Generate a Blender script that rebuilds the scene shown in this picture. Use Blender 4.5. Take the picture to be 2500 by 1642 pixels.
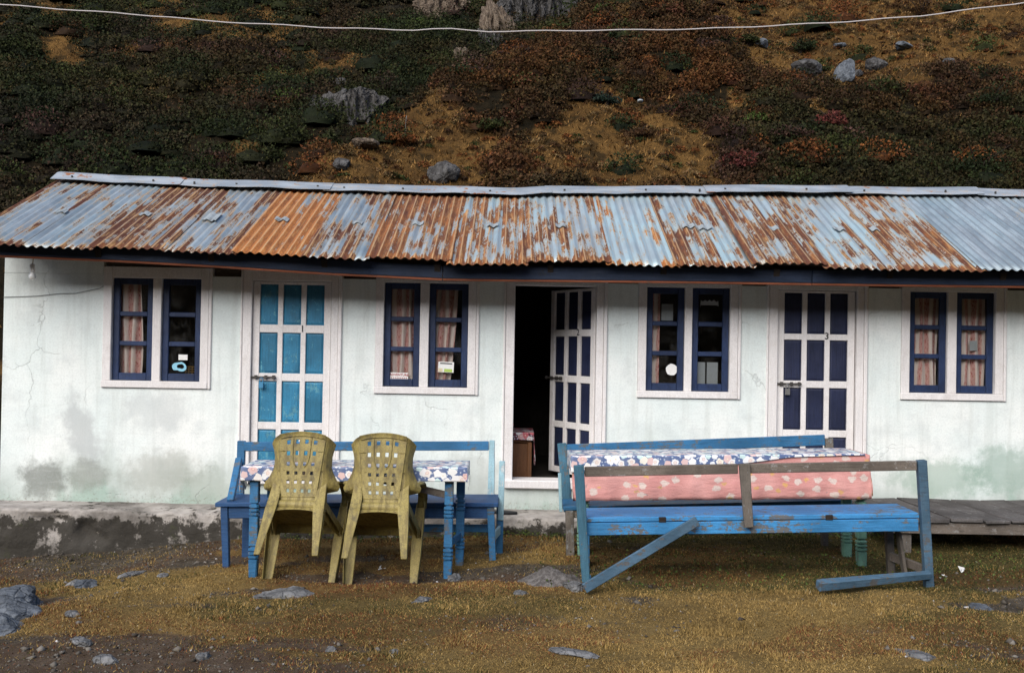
import bpy, math, random
import numpy as np
from mathutils import Matrix, Vector

for o in list(bpy.data.objects):
    bpy.data.objects.remove(o)
SC = bpy.context.scene
COL = SC.collection
rad = math.radians

# ------------------------------------------------------------------ camera, sky, sun, exposure
cd = bpy.data.cameras.new('camera'); cd.lens = 35; cd.sensor_width = 36; cd.sensor_fit = 'HORIZONTAL'
cd.clip_start = 0.05; cd.clip_end = 2000
cam = bpy.data.objects.new('camera', cd); COL.objects.link(cam)
cam.matrix_world = (Matrix.Translation((0, -9.0, 1.63)) @ Matrix.Rotation(rad(90) + math.atan(27 / 2431), 4, 'X')
                    @ Matrix.Rotation(rad(1.0), 4, 'Z'))
SC.camera = cam
SUN_EL, SUN_AZ = 35.0, 207.0 # azimuth clockwise from +y (the house's back): sun behind the viewer, to the left
world = bpy.data.worlds.new('World'); SC.world = world; world.use_nodes = True
wn = world.node_tree.nodes; wl = world.node_tree.links
sky = wn.new('ShaderNodeTexSky'); sky.sky_type = 'NISHITA'; sky.sun_disc = False
sky.sun_elevation = rad(SUN_EL); sky.sun_rotation = rad(SUN_AZ); sky.altitude = 2500
sky.air_density = 1.0; sky.dust_density = 3.0; sky.ozone_density = 1.0
wn['Background'].inputs['Strength'].default_value = 0.06
wl.new(sky.outputs[0], wn['Background'].inputs['Color'])
sl = bpy.data.lights.new('sun', 'SUN'); sl.energy = 1.5; sl.angle = rad(58); sl.color = (1.0, 0.93, 0.83)
so = bpy.data.objects.new('sun', sl); COL.objects.link(so)
sd = Vector((math.sin(rad(SUN_AZ)) * math.cos(rad(SUN_EL)), math.cos(rad(SUN_AZ)) * math.cos(rad(SUN_EL)), math.sin(rad(SUN_EL))))
so.rotation_euler = sd.to_track_quat('Z', 'Y').to_euler()
vs = SC.view_settings
SC.display_settings.display_device = 'sRGB'
vs.view_transform = 'Standard'; vs.look = 'None'; vs.gamma = 1.0; vs.exposure = 2.0; vs.use_curve_mapping = False

# ------------------------------------------------------------------ numeric noise
def _h(i, j, s):
    n = (i * 374761393 + j * 668265263 + s * 1274126177) & 0xffffffff
    n = ((n ^ (n >> 13)) * 1274126177) & 0xffffffff
    return ((n ^ (n >> 16)) & 0xffff) / 65535.0
def vnoise(x, y, s=0):
    x = np.asarray(x, float); y = np.asarray(y, float)
    i = np.floor(x).astype(np.int64); j = np.floor(y).astype(np.int64)
    fx = x - i; fy = y - j
    fx = fx * fx * (3 - 2 * fx); fy = fy * fy * (3 - 2 * fy)
    return ((_h(i, j, s) * (1 - fx) + _h(i + 1, j, s) * fx) * (1 - fy)
            + (_h(i, j + 1, s) * (1 - fx) + _h(i + 1, j + 1, s) * fx) * fy)
def fbm(x, y, s=0, o=4):
    t = 0; a = .5
    for k in range(o):
        t = t + a * vnoise(np.asarray(x) * 2 ** k, np.asarray(y) * 2 ** k, s + k * 7); a *= .5
    return t / (1 - .5 ** o)
def sstep(a, b, x):
    t = np.clip((x - a) / (b - a), 0, 1); return t * t * (3 - 2 * t)

# ------------------------------------------------------------------ material helper
class NT:
    def __init__(s, name, rough=.8, spec=.3):
        m = bpy.data.materials.new(name); m.use_nodes = True
        s.m = m; s.t = m.node_tree; s.b = s.t.nodes['Principled BSDF']
        s.b.inputs['Roughness'].default_value = rough
        s.b.inputs['Specular IOR Level'].default_value = spec
    def n(s, ty, ins=None, **pr):
        nd = s.t.nodes.new('ShaderNode' + ty)
        for k, v in pr.items(): setattr(nd, k, v)
        for k, v in (ins or {}).items(): s.put(nd.inputs[k], v)
        return nd
    def put(s, sock, v):
        if isinstance(v, bpy.types.NodeSocket): s.t.links.new(v, sock)
        elif isinstance(v, bpy.types.Node): s.t.links.new(v.outputs[0], sock)
        else:
            if hasattr(sock.default_value, '__len__') and not hasattr(v, '__len__'): v = (v,) * len(sock.default_value)
            if hasattr(v, '__len__') and len(sock.default_value) == 4 and len(v) == 3: v = tuple(v) + (1,)
            sock.default_value = v
    def obj(s): return s.n('TexCoord').outputs['Object']
    def uv(s): return s.n('TexCoord').outputs['UV']
    def mp(s, v, sc=(1, 1, 1), loc=(0, 0, 0), rot=(0, 0, 0)):
        return s.n('Mapping', {'Vector': v, 'Scale': sc, 'Location': loc, 'Rotation': rot}).outputs[0]
    def noise(s, v, scale=5, detail=5, rough=.6):
        return s.n('TexNoise', {'Vector': v, 'Scale': scale, 'Detail': detail, 'Roughness': rough}).outputs[0]
    def ramp(s, f, a, b):
        return s.n('MapRange', {'Value': f, 'From Min': a, 'From Max': b}, interpolation_type='SMOOTHSTEP').outputs[0]
    def math(s, op, a, b=0.0, c=None, clamp=False):
        nd = s.n('Math', operation=op, use_clamp=clamp); s.put(nd.inputs[0], a); s.put(nd.inputs[1], b)
        if c is not None: s.put(nd.inputs[2], c)
        return nd.outputs[0]
    def mix(s, f, a, b, blend='MIX'):
        nd = s.n('Mix', data_type='RGBA', blend_type=blend)
        s.put(nd.inputs[0], f); s.put(nd.inputs[6], a); s.put(nd.inputs[7], b)
        return nd.outputs[2]
    def xyz(s, v):
        nd = s.n('SeparateXYZ', {0: v}); return nd.outputs[0], nd.outputs[1], nd.outputs[2]
    def comb(s, x, y, z):
        return s.n('CombineXYZ', {0: x, 1: y, 2: z}).outputs[0]
    def bump(s, h, d=.01, st=.5):
        s.put(s.b.inputs['Normal'], s.n('Bump', {'Height': h, 'Strength': st, 'Distance': d}).outputs[0])
    def col(s, c): s.put(s.b.inputs['Base Color'], c)
    def rough(s, c): s.put(s.b.inputs['Roughness'], c)

def paint(name, base, worn, amt=.5, rough=.55, grain=(1.5, 14, 14), dirt=(.05, .04, .035), spec=.35, jit=.25, dirt_amt=.45, gk=.55):
    """weathered brush paint on wood: tone drifts, fine grain, chips of bare wood, grime"""
    m = NT(name, rough, spec); v = m.obj()
    info = m.n('ObjectInfo').outputs['Random']
    vv = m.n('VectorMath', {0: v, 1: m.comb(m.math('MULTIPLY', info, 7.0), m.math('MULTIPLY', info, 3.0), 0.0)}, operation='ADD').outputs[0]
    big = m.noise(vv, 3.0, 4, .6); g = m.noise(m.mp(vv, grain), 5, 7, .72); fine = m.noise(vv, 120, 3, .7); mid = m.noise(vv, 16, 6, .72)
    c = m.mix(m.ramp(big, .36, .64), [k * (1 - jit * .6) for k in base], [min(1, k * (1 + jit * 1.1) + .006) for k in base])
    c = m.mix(m.math('MULTIPLY', m.ramp(g, .48, .66), gk), c, [k * .45 for k in base])
    c = m.mix(m.math('MULTIPLY', m.ramp(g, .46, .32), .30), c, [min(1, k * 1.3 + .03) for k in base])
    ch = m.math('ADD', m.math('ADD', m.math('MULTIPLY', mid, .45), m.math('MULTIPLY', g, .3)), m.math('MULTIPLY', big, .25))
    t0 = .66 - .22 * amt
    chip = m.ramp(ch, t0, t0 + .025)
    c = m.mix(chip, c, worn)
    gr = m.noise(vv, 6, 7, .75)
    c = m.mix(m.math('MULTIPLY', m.ramp(gr, .47, .68), dirt_amt), c, dirt)
    c = m.mix(m.math('MULTIPLY', m.ramp(fine, .42, .62), .25), c, [k * .45 for k in base])
    m.col(c); m.rough(m.math('ADD', m.math('MULTIPLY', g, .35), rough - .1))
    m.bump(m.math('SUBTRACT', m.math('ADD', g, m.math('MULTIPLY', mid, .5)), m.math('MULTIPLY', chip, .4)), .005, .6)
    return m.m

MAT = {}
def build_materials():
    # plaster wall
    m = NT('plaster', .9, .15); v = m.obj(); x, y, z = m.xyz(v)
    big = m.noise(v, .9, 4); mid = m.noise(v, 4, 6, .65); fine = m.noise(v, 60, 4, .7)
    c = m.mix(m.ramp(big, .35, .7), (.65, .715, .70), (.755, .775, .75))
    c = m.mix(m.math('MULTIPLY', m.ramp(mid, .47, .66), .35), c, (.47, .51, .51))
    drip = m.noise(m.mp(v, (7, 7, .5)), 1.5, 5, .6)
    c = m.mix(m.math('MULTIPLY', m.ramp(drip, .48, .66), .30), c, (.45, .48, .45))
    # damp rising from the ledge: height of the tide line wanders
    tide = m.math('SUBTRACT', m.math('ADD', m.math('MULTIPLY', m.noise(m.mp(v, (1, 1, .25)), 1.25, 5, .62), 1.5), m.math('MULTIPLY', mid, .35)), m.math('MULTIPLY', z, 1.25))
    c = m.mix(m.math('MULTIPLY', m.ramp(tide, .06, .58), .68), c, (.36, .41, .37))
    c = m.mix(m.math('MULTIPLY', m.ramp(m.math('ADD', tide, m.math('MULTIPLY', m.noise(v, 9, 6, .7), .5)), .78, 1.05), .6), c, (.22, .23, .195))
    c = m.mix(m.math('MULTIPLY', m.ramp(m.math('ADD', tide, m.math('MULTIPLY', drip, .4)), .72, 1.0), .5), c, (.33, .50, .42))
    # separate old damp blots
    wob = m.n('VectorMath', {0: v, 1: m.n('VectorMath', {0: m.n('TexNoise', {'Vector': v, 'Scale': 5, 'Detail': 5}).outputs[1], 1: (.26, 0, .26)}, operation='MULTIPLY').outputs[0]}, operation='ADD').outputs[0]
    edge_n = m.math('MULTIPLY', m.noise(v, 11, 7, .78), 1.5)
    def blot(cx, cz, rx, rz, colr, st, rot=0.0):
        nonlocal c
        p = m.mp(wob, (1, 1, 1), (-cx - .13, 0, -cz - .13))
        p = m.n('VectorRotate', {'Vector': p, 'Angle': rot}, rotation_type='Y_AXIS').outputs[0]
        p = m.n('VectorMath', {0: p, 1: (1 / rx, 0, 1 / rz)}, operation='MULTIPLY').outputs[0]
        d = m.n('VectorMath', {0: p}, operation='LENGTH').outputs['Value']
        f = m.math('MULTIPLY', m.ramp(m.math('ADD', d, edge_n), 1.95, 1.25), st)
        c = m.mix(f, c, colr)
    blot(-4.22, .37, .24, .2, (.17, .18, .16), .8)
    blot(-3.86, .78, .16, .38, (.40, .42, .42), .7, .35)
    blot(-3.8, .40, .2, .18, (.20, .21, .18), .6)
    blot(-3.15, .45, .4, .22, (.27, .28, .24), .55)
    blot(-2.75, .32, .25, .2, (.28, .32, .27), .5)
    blot(-.35, .5, .3, .22, (.38, .40, .37), .5)
    blot(3.9, .52, .5, .2, (.26, .36, .29), .65)
    blot(4.5, .6, .4, .25, (.22, .32, .26), .65)
    blot(-3.2, 1.0, .35, .2, (.46, .49, .49), .5)
    mud = m.math('SUBTRACT', m.noise(v, 38, 6, .8), m.math('MULTIPLY', m.math('SUBTRACT', z, .16), .75))
    c = m.mix(m.math('MULTIPLY', m.ramp(mud, .46, .60), .6), c, (.20, .175, .14))
    brush = m.noise(m.n('VectorRotate', {'Vector': m.mp(v, (3, 3, 22)), 'Angle': .5}, rotation_type='Y_AXIS').outputs[0], 1.4, 5, .65)
    c = m.mix(m.math('MULTIPLY', m.ramp(brush, .52, .66), .16), c, (.50, .52, .50))
    # hairline cracks
    vo = m.n('TexVoronoi', {'Vector': m.n('VectorMath', {0: v, 1: m.n('VectorMath', {0: m.n('TexNoise', {'Vector': v, 'Scale': 3, 'Detail': 6}).outputs[1], 1: (.5, .5, .5)}, operation='MULTIPLY').outputs[0]}, operation='ADD').outputs[0], 'Scale': 1.1}, feature='DISTANCE_TO_EDGE').outputs['Distance']
    cr = m.math('MULTIPLY', m.ramp(vo, .006, .0), m.ramp(m.noise(v, 1.3, 2), .5, .62))
    c = m.mix(m.math('MULTIPLY', cr, .3), c, (.2, .2, .19))
    c = m.mix(m.math('MULTIPLY', m.ramp(fine, .44, .62), .20), c, (.38, .42, .42))
    m.col(c); m.bump(m.math('ADD', m.math('MULTIPLY', mid, .6), m.math('SUBTRACT', m.math('MULTIPLY', fine, .22), m.math('MULTIPLY', cr, .5))), .02, .5)
    MAT['plaster'] = m.m
    # concrete ledge
    m = NT('ledge_concrete', .95, .1); v = m.obj(); x, y, z = m.xyz(v)
    a = m.noise(v, 2.3, 6, .65); b = m.noise(v, 11, 6, .7); d = m.noise(m.mp(v, (6, 6, 1.2)), 1.6, 5)
    c = m.mix(m.ramp(a, .35, .68), (.15, .136, .122), (.42, .388, .355))
    mold = m.math('ADD', m.math('ADD', m.math('MULTIPLY', b, .42), m.math('MULTIPLY', d, .18)), m.math('MULTIPLY', m.noise(m.mp(v, (1, 1, 1), (3, 1, 7)), 3.4, 7, .72), .45))
    low = m.ramp(z, .16, .04)
    c = m.mix(m.math('MULTIPLY', m.ramp(m.math('ADD', mold, m.math('MULTIPLY', low, .13)), .560, .625), .93), c, (.030, .027, .022))
    c = m.mix(m.math('MULTIPLY', m.ramp(m.noise(v, 6, 5, .7), .58, .7), .5), c, (.05, .055, .025))
    m.col(c); m.bump(m.math('ADD', a, b), .03, .7)
    MAT['ledge'] = m.m
    MAT['trim'] = paint('pink_white_trim', (.70, .675, .665), (.40, .36, .33), .18, .6, (14, 14, 1.2), (.36, .31, .28), .3, .06, .32, .10)
    MAT['trim_x'] = MAT['trim']
    MAT['turq'] = paint('turquoise_door_paint', (.020, .165, .29), (.11, .32, .40), .55, .45, (20, 20, .9), (.016, .07, .115), .4, .4, .55)
    MAT['navy'] = paint('navy_door_paint', (.007, .012, .042), (.018, .028, .07), .25, .5, (20, 20, .9), (.012, .012, .02), .35, .3, .3)
    MAT['sash'] = paint('sash_blue_paint', (.006, .020, .068), (.025, .050, .10), .2, .45, (10, 10, 3), (.01, .015, .03), .4, .35, .3)
    MAT['fascia'] = paint('fascia_blue_paint', (.006, .014, .034), (.02, .022, .026), .3, .6, (.6, 10, 10), (.012, .014, .02), .25, .3, .4)
    MAT['strip'] = paint('fascia_red_strip', (.19, .058, .026), (.14, .08, .05), .4, .7, (.8, 10, 10), (.05, .03, .02), .2, .2, .4)
    MAT['blue'] = paint('bench_blue_paint', (.022, .125, .265), (.11, .12, .125), .58, .5, (1.2, 14, 14), (.03, .05, .07), .4, .3, .3)
    MAT['blue_bright'] = paint('bench_bright_blue_paint', (.030, .185, .40), (.12, .115, .105), .58, .5, (1.2, 14, 14), (.05, .06, .07), .4, .25, .3)
    MAT['blue_deep'] = paint('bench_deep_blue_paint', (.012, .060, .165), (.05, .065, .09), .35, .5, (1.2, 14, 14), (.02, .03, .05), .4, .3, .35)
    MAT['blue_pale'] = paint('bench_pale_blue_paint', (.30, .47, .53), (.55, .60, .60), .5, .6, (12, 12, 1.2), (.08, .09, .09), .3, .2, .35)
    MAT['teal'] = paint('post_teal_paint', (.045, .13, .19), (.13, .12, .11), .55, .6, (12, 12, 1.2), (.03, .035, .04), .3, .3, .4)
    MAT['slate'] = paint('brace_slate_blue_paint', (.050, .100, .150), (.10, .095, .09), .55, .6, (2, 12, 12), (.04, .05, .06), .3, .3, .4)
    MAT['oldwood'] = paint('bare_grey_wood', (.125, .105, .088), (.25, .235, .22), .5, .85, (1.0, 16, 16), (.03, .025, .02), .15, .35, .5)
    MAT['oldwood_z'] = paint('bare_grey_wood_upright', (.115, .10, .085), (.22, .23, .235), .5, .85, (16, 16, 1.0), (.03, .025, .02), .15, .35, .5)
    MAT['plank'] = paint('platform_plank', (.085, .078, .075), (.17, .165, .16), .5, .9, (16, 1.0, 16), (.025, .022, .02), .1, .35, .5)
    MAT['darkwood'] = paint('roof_timber', (.028, .022, .018), (.05, .04, .03), .3, .9, (2, 10, 10), (.01, .01, .01), .1, .2, .4)
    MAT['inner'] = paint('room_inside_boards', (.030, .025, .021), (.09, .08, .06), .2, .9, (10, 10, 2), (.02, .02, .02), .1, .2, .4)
    MAT['green_leg'] = paint('mint_leg_paint', (.13, .27, .20), (.20, .19, .16), .5, .6, (12, 12, 1.5), (.05, .06, .05), .3, .2, .4)
    MAT['brownwood'] = paint('brown_varnish', (.16, .065, .022), (.08, .04, .02), .3, .45, (12, 12, 1.5), (.03, .02, .01), .4, .2, .35)
    # corrugated iron: bare zinc, old blue paint, rust running along single corrugations
    m = NT('corrugated_iron', .5, .4); v = m.obj(); u, vv, _ = m.xyz(m.uv())
    at = lambda nm: m.n('Attribute', attribute_name=nm, attribute_type='OBJECT').outputs['Fac']
    rust, tone, seed, cyan = at('rust'), at('tone'), at('seed'), at('cyan')
    ph = m.math('DIVIDE', u, .076); cell = m.math('FLOOR', m.math('ADD', ph, .5))
    wig = m.math('MULTIPLY', m.math('SUBTRACT', m.noise(m.comb(u, vv, seed), 30, 4), .5), .06)
    pc = m.noise(m.comb(m.math('ADD', m.math('MULTIPLY', cell, 3.37), wig), m.math('MULTIPLY', vv, .95), seed), 1.0, 6, .62)
    half = m.math('FLOOR', m.math('MULTIPLY', ph, 2.0))
    pc2 = m.noise(m.comb(m.math('MULTIPLY', half, 2.91), m.math('MULTIPLY', vv, 2.0), m.math('ADD', seed, 9.0)), 1.0, 5, .65)
    big = m.noise(m.comb(m.math('MULTIPLY', u, 2.6), m.math('MULTIPLY', vv, .8), 3.0), 1.0, 4, .6)
    fine = m.noise(m.comb(m.math('MULTIPLY', u, 46.0), m.math('MULTIPLY', vv, 2.6), seed), 1.0, 6, .75)
    speck = m.noise(m.comb(m.math('MULTIPLY', u, 70.0), m.math('MULTIPLY', vv, 40.0), seed), 1.0, 4, .8)
    ex = lambda q, k: m.math('MULTIPLY', m.math('SUBTRACT', q, .5), k)
    f = m.math('ADD', m.math('ADD', ex(pc, 1.05), ex(pc2, .62)), m.math('ADD', ex(big, .75), m.math('ADD', ex(fine, .75), ex(speck, .30))))
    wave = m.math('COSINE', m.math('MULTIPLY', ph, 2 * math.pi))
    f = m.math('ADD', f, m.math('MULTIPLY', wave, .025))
    lap = m.math('ADD', m.math('MULTIPLY', m.ramp(m.math('SUBTRACT', u, at('lap')), .085, .0), .20), m.math('MULTIPLY', m.ramp(m.math('ABSOLUTE', m.math('SUBTRACT', vv, .02)), .16, .0), .14))
    f = m.math('ADD', f, m.math('MULTIPLY', lap, m.ramp(rust, .0, .3)))
    th = m.math('SUBTRACT', .34, m.math('MULTIPLY', rust, .64))
    dlt = m.math('SUBTRACT', f, th)
    rm = m.ramp(dlt, -.02, .03)
    halo = m.math('MULTIPLY', m.ramp(dlt, -.11, .0), .6)
    zinc = m.mix(m.ramp(m.noise(m.comb(m.math('MULTIPLY', cell, 2.3), m.math('MULTIPLY', vv, 1.2), seed), 1.0, 6, .65), .36, .64), (.155, .19, .225), (.31, .355, .39))
    zinc = m.mix(m.math('MULTIPLY', m.ramp(big, .35, .62), cyan), zinc, (.29, .465, .52))
    zinc = m.mix(m.math('MULTIPLY', m.ramp(fine, .47, .64), .5), zinc, (.115, .115, .125))
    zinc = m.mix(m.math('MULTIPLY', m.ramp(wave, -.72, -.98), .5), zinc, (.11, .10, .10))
    ru = m.mix(m.ramp(m.math('ADD', m.math('MULTIPLY', m.noise(m.comb(m.math('MULTIPLY', u, 14.0), m.math('MULTIPLY', vv, 3.0), seed), 1.0, 6, .7), .8), tone), .36, .80), (.080, .025, .013), (.36, .130, .030))
    ru = m.mix(m.math('MULTIPLY', m.ramp(speck, .48, .6), .55), ru, (.060, .022, .013))
    ru = m.mix(m.math('MULTIPLY', m.ramp(fine, .53, .62), .5), ru, (.45, .27, .11))
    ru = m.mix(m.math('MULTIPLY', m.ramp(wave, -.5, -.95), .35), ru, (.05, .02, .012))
    zinc = m.mix(m.math('MULTIPLY', cyan, .5), zinc, (.40, .47, .49))
    ru = m.mix(m.math('MULTIPLY', m.ramp(wave, .80, .97), .45), ru, (.46, .33, .19))  # crests painted paler for light catching the edge of each corrugation
    c = m.mix(halo, zinc, (.42, .32, .20)); c = m.mix(rm, c, ru)
    m.col(c); m.rough(m.math('ADD', .42, m.math('MULTIPLY', rm, .48)))
    m.put(m.b.inputs['Metallic'], m.math('MULTIPLY', m.math('SUBTRACT', 1.0, rm), .25))
    m.bump(m.math('ADD', m.math('MULTIPLY', rm, .6), m.math('MULTIPLY', fine, .6)), .003, .5)
    MAT['iron'] = m.m
    m = NT('zinc_ridge_sheet', .45, .4); v = m.obj()
    a = m.noise(m.mp(v, (2, 6, 6)), 1.3, 5); b = m.noise(v, 9, 6, .7)
    c = m.mix(m.ramp(a, .35, .7), (.24, .27, .295), (.37, .40, .425))
    c = m.mix(m.math('MULTIPLY', m.ramp(b, .52, .64), .5), c, (.40, .31, .21)); c = m.mix(m.ramp(m.math('ADD', m.math('MULTIPLY', b, .5), m.math('MULTIPLY', m.noise(v, 1.6, 3), .5)), .57, .61), c, (.30, .12, .04))
    m.col(c); m.put(m.b.inputs['Metallic'], .2); m.bump(b, .006, .4); MAT['zinc'] = m.m
    m = NT('white_patch_metal', .5, .4); b = m.noise(m.obj(), 20, 4)
    m.col(m.mix(m.ramp(b, .5, .75), (.27, .30, .31), (.15, .145, .135))); MAT['patch'] = m.m
    m = NT('steel', .35, .5); m.col((.35, .35, .35)); m.put(m.b.inputs['Metallic'], .8); MAT['steel'] = m.m
    m = NT('dark_iron', .6, .4); m.col((.07, .065, .06)); m.put(m.b.inputs['Metallic'], .6); MAT['iron_dark'] = m.m
    # glass: reflection over a clear pane, slightly dusty
    m = NT('window_glass'); nt = m.t; out = nt.nodes['Material Output']
    tr = m.n('BsdfTransparent', {'Color': (.93, .94, .94)}); gl = m.n('BsdfGlossy', {'Color': (.9, .9, .9), 'Roughness': .06})
    fr = m.n('Fresnel', {'IOR': 1.35}); ms = m.n('MixShader')
    di = m.n('BsdfDiffuse', {'Color': (.35, .34, .32)}); ms2 = m.n('MixShader')
    du = m.math('MULTIPLY', m.ramp(m.noise(m.obj(), 4, 5, .7), .45, .8), .06)
    nt.links.new(fr.outputs[0], ms.inputs[0]); nt.links.new(tr.outputs[0], ms.inputs[1]); nt.links.new(gl.outputs[0], ms.inputs[2])
    m.put(ms2.inputs[0], du); nt.links.new(ms.outputs[0], ms2.inputs[1]); nt.links.new(di.outputs[0], ms2.inputs[2])
    nt.links.new(ms2.outputs[0], out.inputs['Surface']); MAT['glass'] = m.m
    # curtain: cream and red stripes with small sprigs
    m = NT('curtain_print', .9, .1); u, w, _ = m.xyz(m.uv()); uvn = m.uv()
    st = m.math('ADD', m.math('SINE', m.math('MULTIPLY', u, 41.0)), m.math('MULTIPLY', m.math('SUBTRACT', m.noise(m.mp(uvn, (14, 2, 1)), 1.0, 4), .5), 4.0)); sp = m.noise(m.mp(uvn, (60, 32, 1)), 1.0, 4, .7)
    c = m.mix(m.ramp(st, -.5, .5), (.68, .58, .53), (.54, .31, .28))
    c = m.mix(m.math('MULTIPLY', m.ramp(sp, .52, .6), m.ramp(st, -.4, .6)), c, (.30, .06, .05))
    c = m.mix(m.math('MULTIPLY', m.ramp(m.noise(m.mp(uvn, (40, 20, 1), (3, 1, 0)), 1, 3), .58, .66), .6), c, (.62, .50, .36))
    m.col(c); MAT['curtain'] = m.m
    # floral oilcloth
    def floral(name, bg, cols, scale, rough):
        m = NT(name, rough, .4); q = m.uv()
        q2 = m.n('VectorMath', {0: q, 1: m.n('VectorMath', {0: m.n('TexNoise', {'Vector': q, 'Scale': 22, 'Detail': 4}).outputs[1], 1: (.018, .018, 0)}, operation='MULTIPLY').outputs[0]}, operation='ADD').outputs[0]
        vo = m.n('TexVoronoi', {'Vector': q2, 'Scale': scale, 'Randomness': .85}, voronoi_dimensions='2D')
        d = vo.outputs['Distance']; rc = m.n('SeparateColor', {0: vo.outputs['Color']})
        rmp = m.n('ValToRGB', {0: rc.outputs[0]}); cr = rmp.color_ramp; cr.interpolation = 'CONSTANT'
        while len(cr.elements) < len(cols): cr.elements.new(.5)
        for i, k in enumerate(cols):
            cr.elements[i].position = i / len(cols); cr.elements[i].color = tuple(k) + (1,)
        rel = m.n('VectorMath', {0: q2, 1: vo.outputs['Position']}, operation='SUBTRACT').outputs[0]; rx, ry_, _z = m.xyz(rel)
        th = m.math('ARCTAN2', ry_, rx); d = m.math('DIVIDE', d, m.math('ADD', .92, m.math('MULTIPLY', m.math('COSINE', m.math('ADD', m.math('MULTIPLY', th, 5.0), m.math('MULTIPLY', rc.outputs[1], 9.0))), .085)))
        rr = m.math('ADD', .37, m.math('MULTIPLY', rc.outputs[1], .22))
        c = m.mix(m.ramp(m.math('SUBTRACT', d, rr), .02, -.02), bg, rmp.outputs[0])
        ring = m.math('ABSOLUTE', m.math('SUBTRACT', d, .18))
        c = m.mix(m.math('MULTIPLY', m.ramp(ring, .06, .02), m.math('MULTIPLY', m.ramp(rc.outputs[2], .7, .72), .6)), c, (.55, .24, .24))
        c = m.mix(m.math('MULTIPLY', m.ramp(d, .11, .06), m.ramp(rc.outputs[2], .5, .55)), c, (.70, .60, .42))
        v2 = m.n('TexVoronoi', {'Vector': m.mp(q2, loc=(.37, .19, 0)), 'Scale': scale * 2.1}, voronoi_dimensions='2D').outputs['Distance']
        c = m.mix(m.math('MULTIPLY', m.ramp(v2, .22, .18), m.ramp(m.math('SUBTRACT', d, rr), -.02, .02)), c, (.42, .47, .55))
        c = m.mix(m.math('MULTIPLY', m.ramp(m.noise(q, 8, 5), .5, .75), .25), c, (.45, .43, .40))
        m.col(c); m.bump(m.noise(q, 14, 4), .004, .4); return m.m
    MAT['floral'] = floral('floral_oilcloth', (.10, .14, .26), [(.70, .70, .68), (.70, .66, .62), (.50, .64, .62), (.72, .71, .70), (.62, .44, .42), (.70, .67, .58), (.72, .72, .72)], 16.0, .35)
    MAT['floral_red'] = floral('red_floral_oilcloth', (.10, .015, .03), [(.62, .60, .60), (.45, .10, .12), (.60, .58, .58), (.5, .3, .3)], 15, .4)
    # pink printed cloth: soft pale clouds and yellow dabs only
    m = NT('pink_cloth', .9, .1); q = m.uv()
    q2 = m.n('VectorMath', {0: q, 1: m.n('VectorMath', {0: m.n('TexNoise', {'Vector': q, 'Scale': 30, 'Detail': 3}).outputs[1], 1: (.05, .05, 0)}, operation='MULTIPLY').outputs[0]}, operation='ADD').outputs[0]
    wv = m.noise(m.mp(q, (90, 90, 1)), 1, 2); c = m.mix(m.ramp(m.noise(q, 3, 4), .3, .7), (.50, .225, .205), (.59, .305, .275))
    vo = m.n('TexVoronoi', {'Vector': m.mp(q2, (8.0, 10.5, 1)), 'Scale': 1, 'Randomness': .8}, voronoi_dimensions='2D'); rc = m.n('SeparateColor', {0: vo.outputs['Color']})
    c = m.mix(m.math('MULTIPLY', m.ramp(vo.outputs['Distance'], .27, .2), m.math('MULTIPLY', m.ramp(rc.outputs[0], .22, .27), .8)), c, (.60, .54, .48))
    vo2 = m.n('TexVoronoi', {'Vector': m.mp(q2, (7.5, 12.0, 1), (.3, .4, 0), (0, 0, .5)), 'Scale': 1, 'Randomness': .9}, voronoi_dimensions='2D'); rc2 = m.n('SeparateColor', {0: vo2.outputs['Color']})
    c = m.mix(m.math('MULTIPLY', m.ramp(vo2.outputs['Distance'], .17, .1), m.math('MULTIPLY', m.ramp(rc2.outputs[0], .5, .55), .7)), c, (.58, .36, .10))
    c = m.mix(m.math('MULTIPLY', m.ramp(vo2.outputs['Distance'], .12, .06), m.math('MULTIPLY', m.ramp(rc2.outputs[1], .7, .75), .6)), c, (.22, .19, .19))
    c = m.mix(m.math('MULTIPLY', m.ramp(wv, .4, .7), .2), c, (.35, .14, .12))
    m.col(c); m.bump(m.math('ADD', m.noise(m.mp(q, (5, 16, 1)), 1.0, 5), m.math('MULTIPLY', wv, .1)), .02, .6); MAT['pink'] = m.m
    # dirty plastic chairs
    m = NT('weathered_yellow_plastic', .5, .35); v = m.obj()
    a = m.noise(v, 3.5, 5, .65); b = m.noise(m.mp(v, (16, 16, 2.2)), 2.0, 6, .7); sp = m.noise(v, 160, 3, .7); e = m.noise(v, 6, 6, .7)
    c = m.mix(m.ramp(a, .38, .62), (.235, .182, .046), (.33, .265, .088))
    c = m.mix(m.math('MULTIPLY', m.ramp(b, .45, .62), .75), c, (.125, .092, .032))
    c = m.mix(m.math('MULTIPLY', m.ramp(e, .50, .66), .75), c, (.060, .051, .030))
    c = m.mix(m.math('MULTIPLY', m.ramp(sp, .42, .62), .5), c, (.085, .065, .028))
    m.col(c); m.rough(m.math('ADD', .4, m.math('MULTIPLY', b, .35))); m.bump(m.math('ADD', b, sp), .0015, .4); MAT['chair'] = m.m
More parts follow.
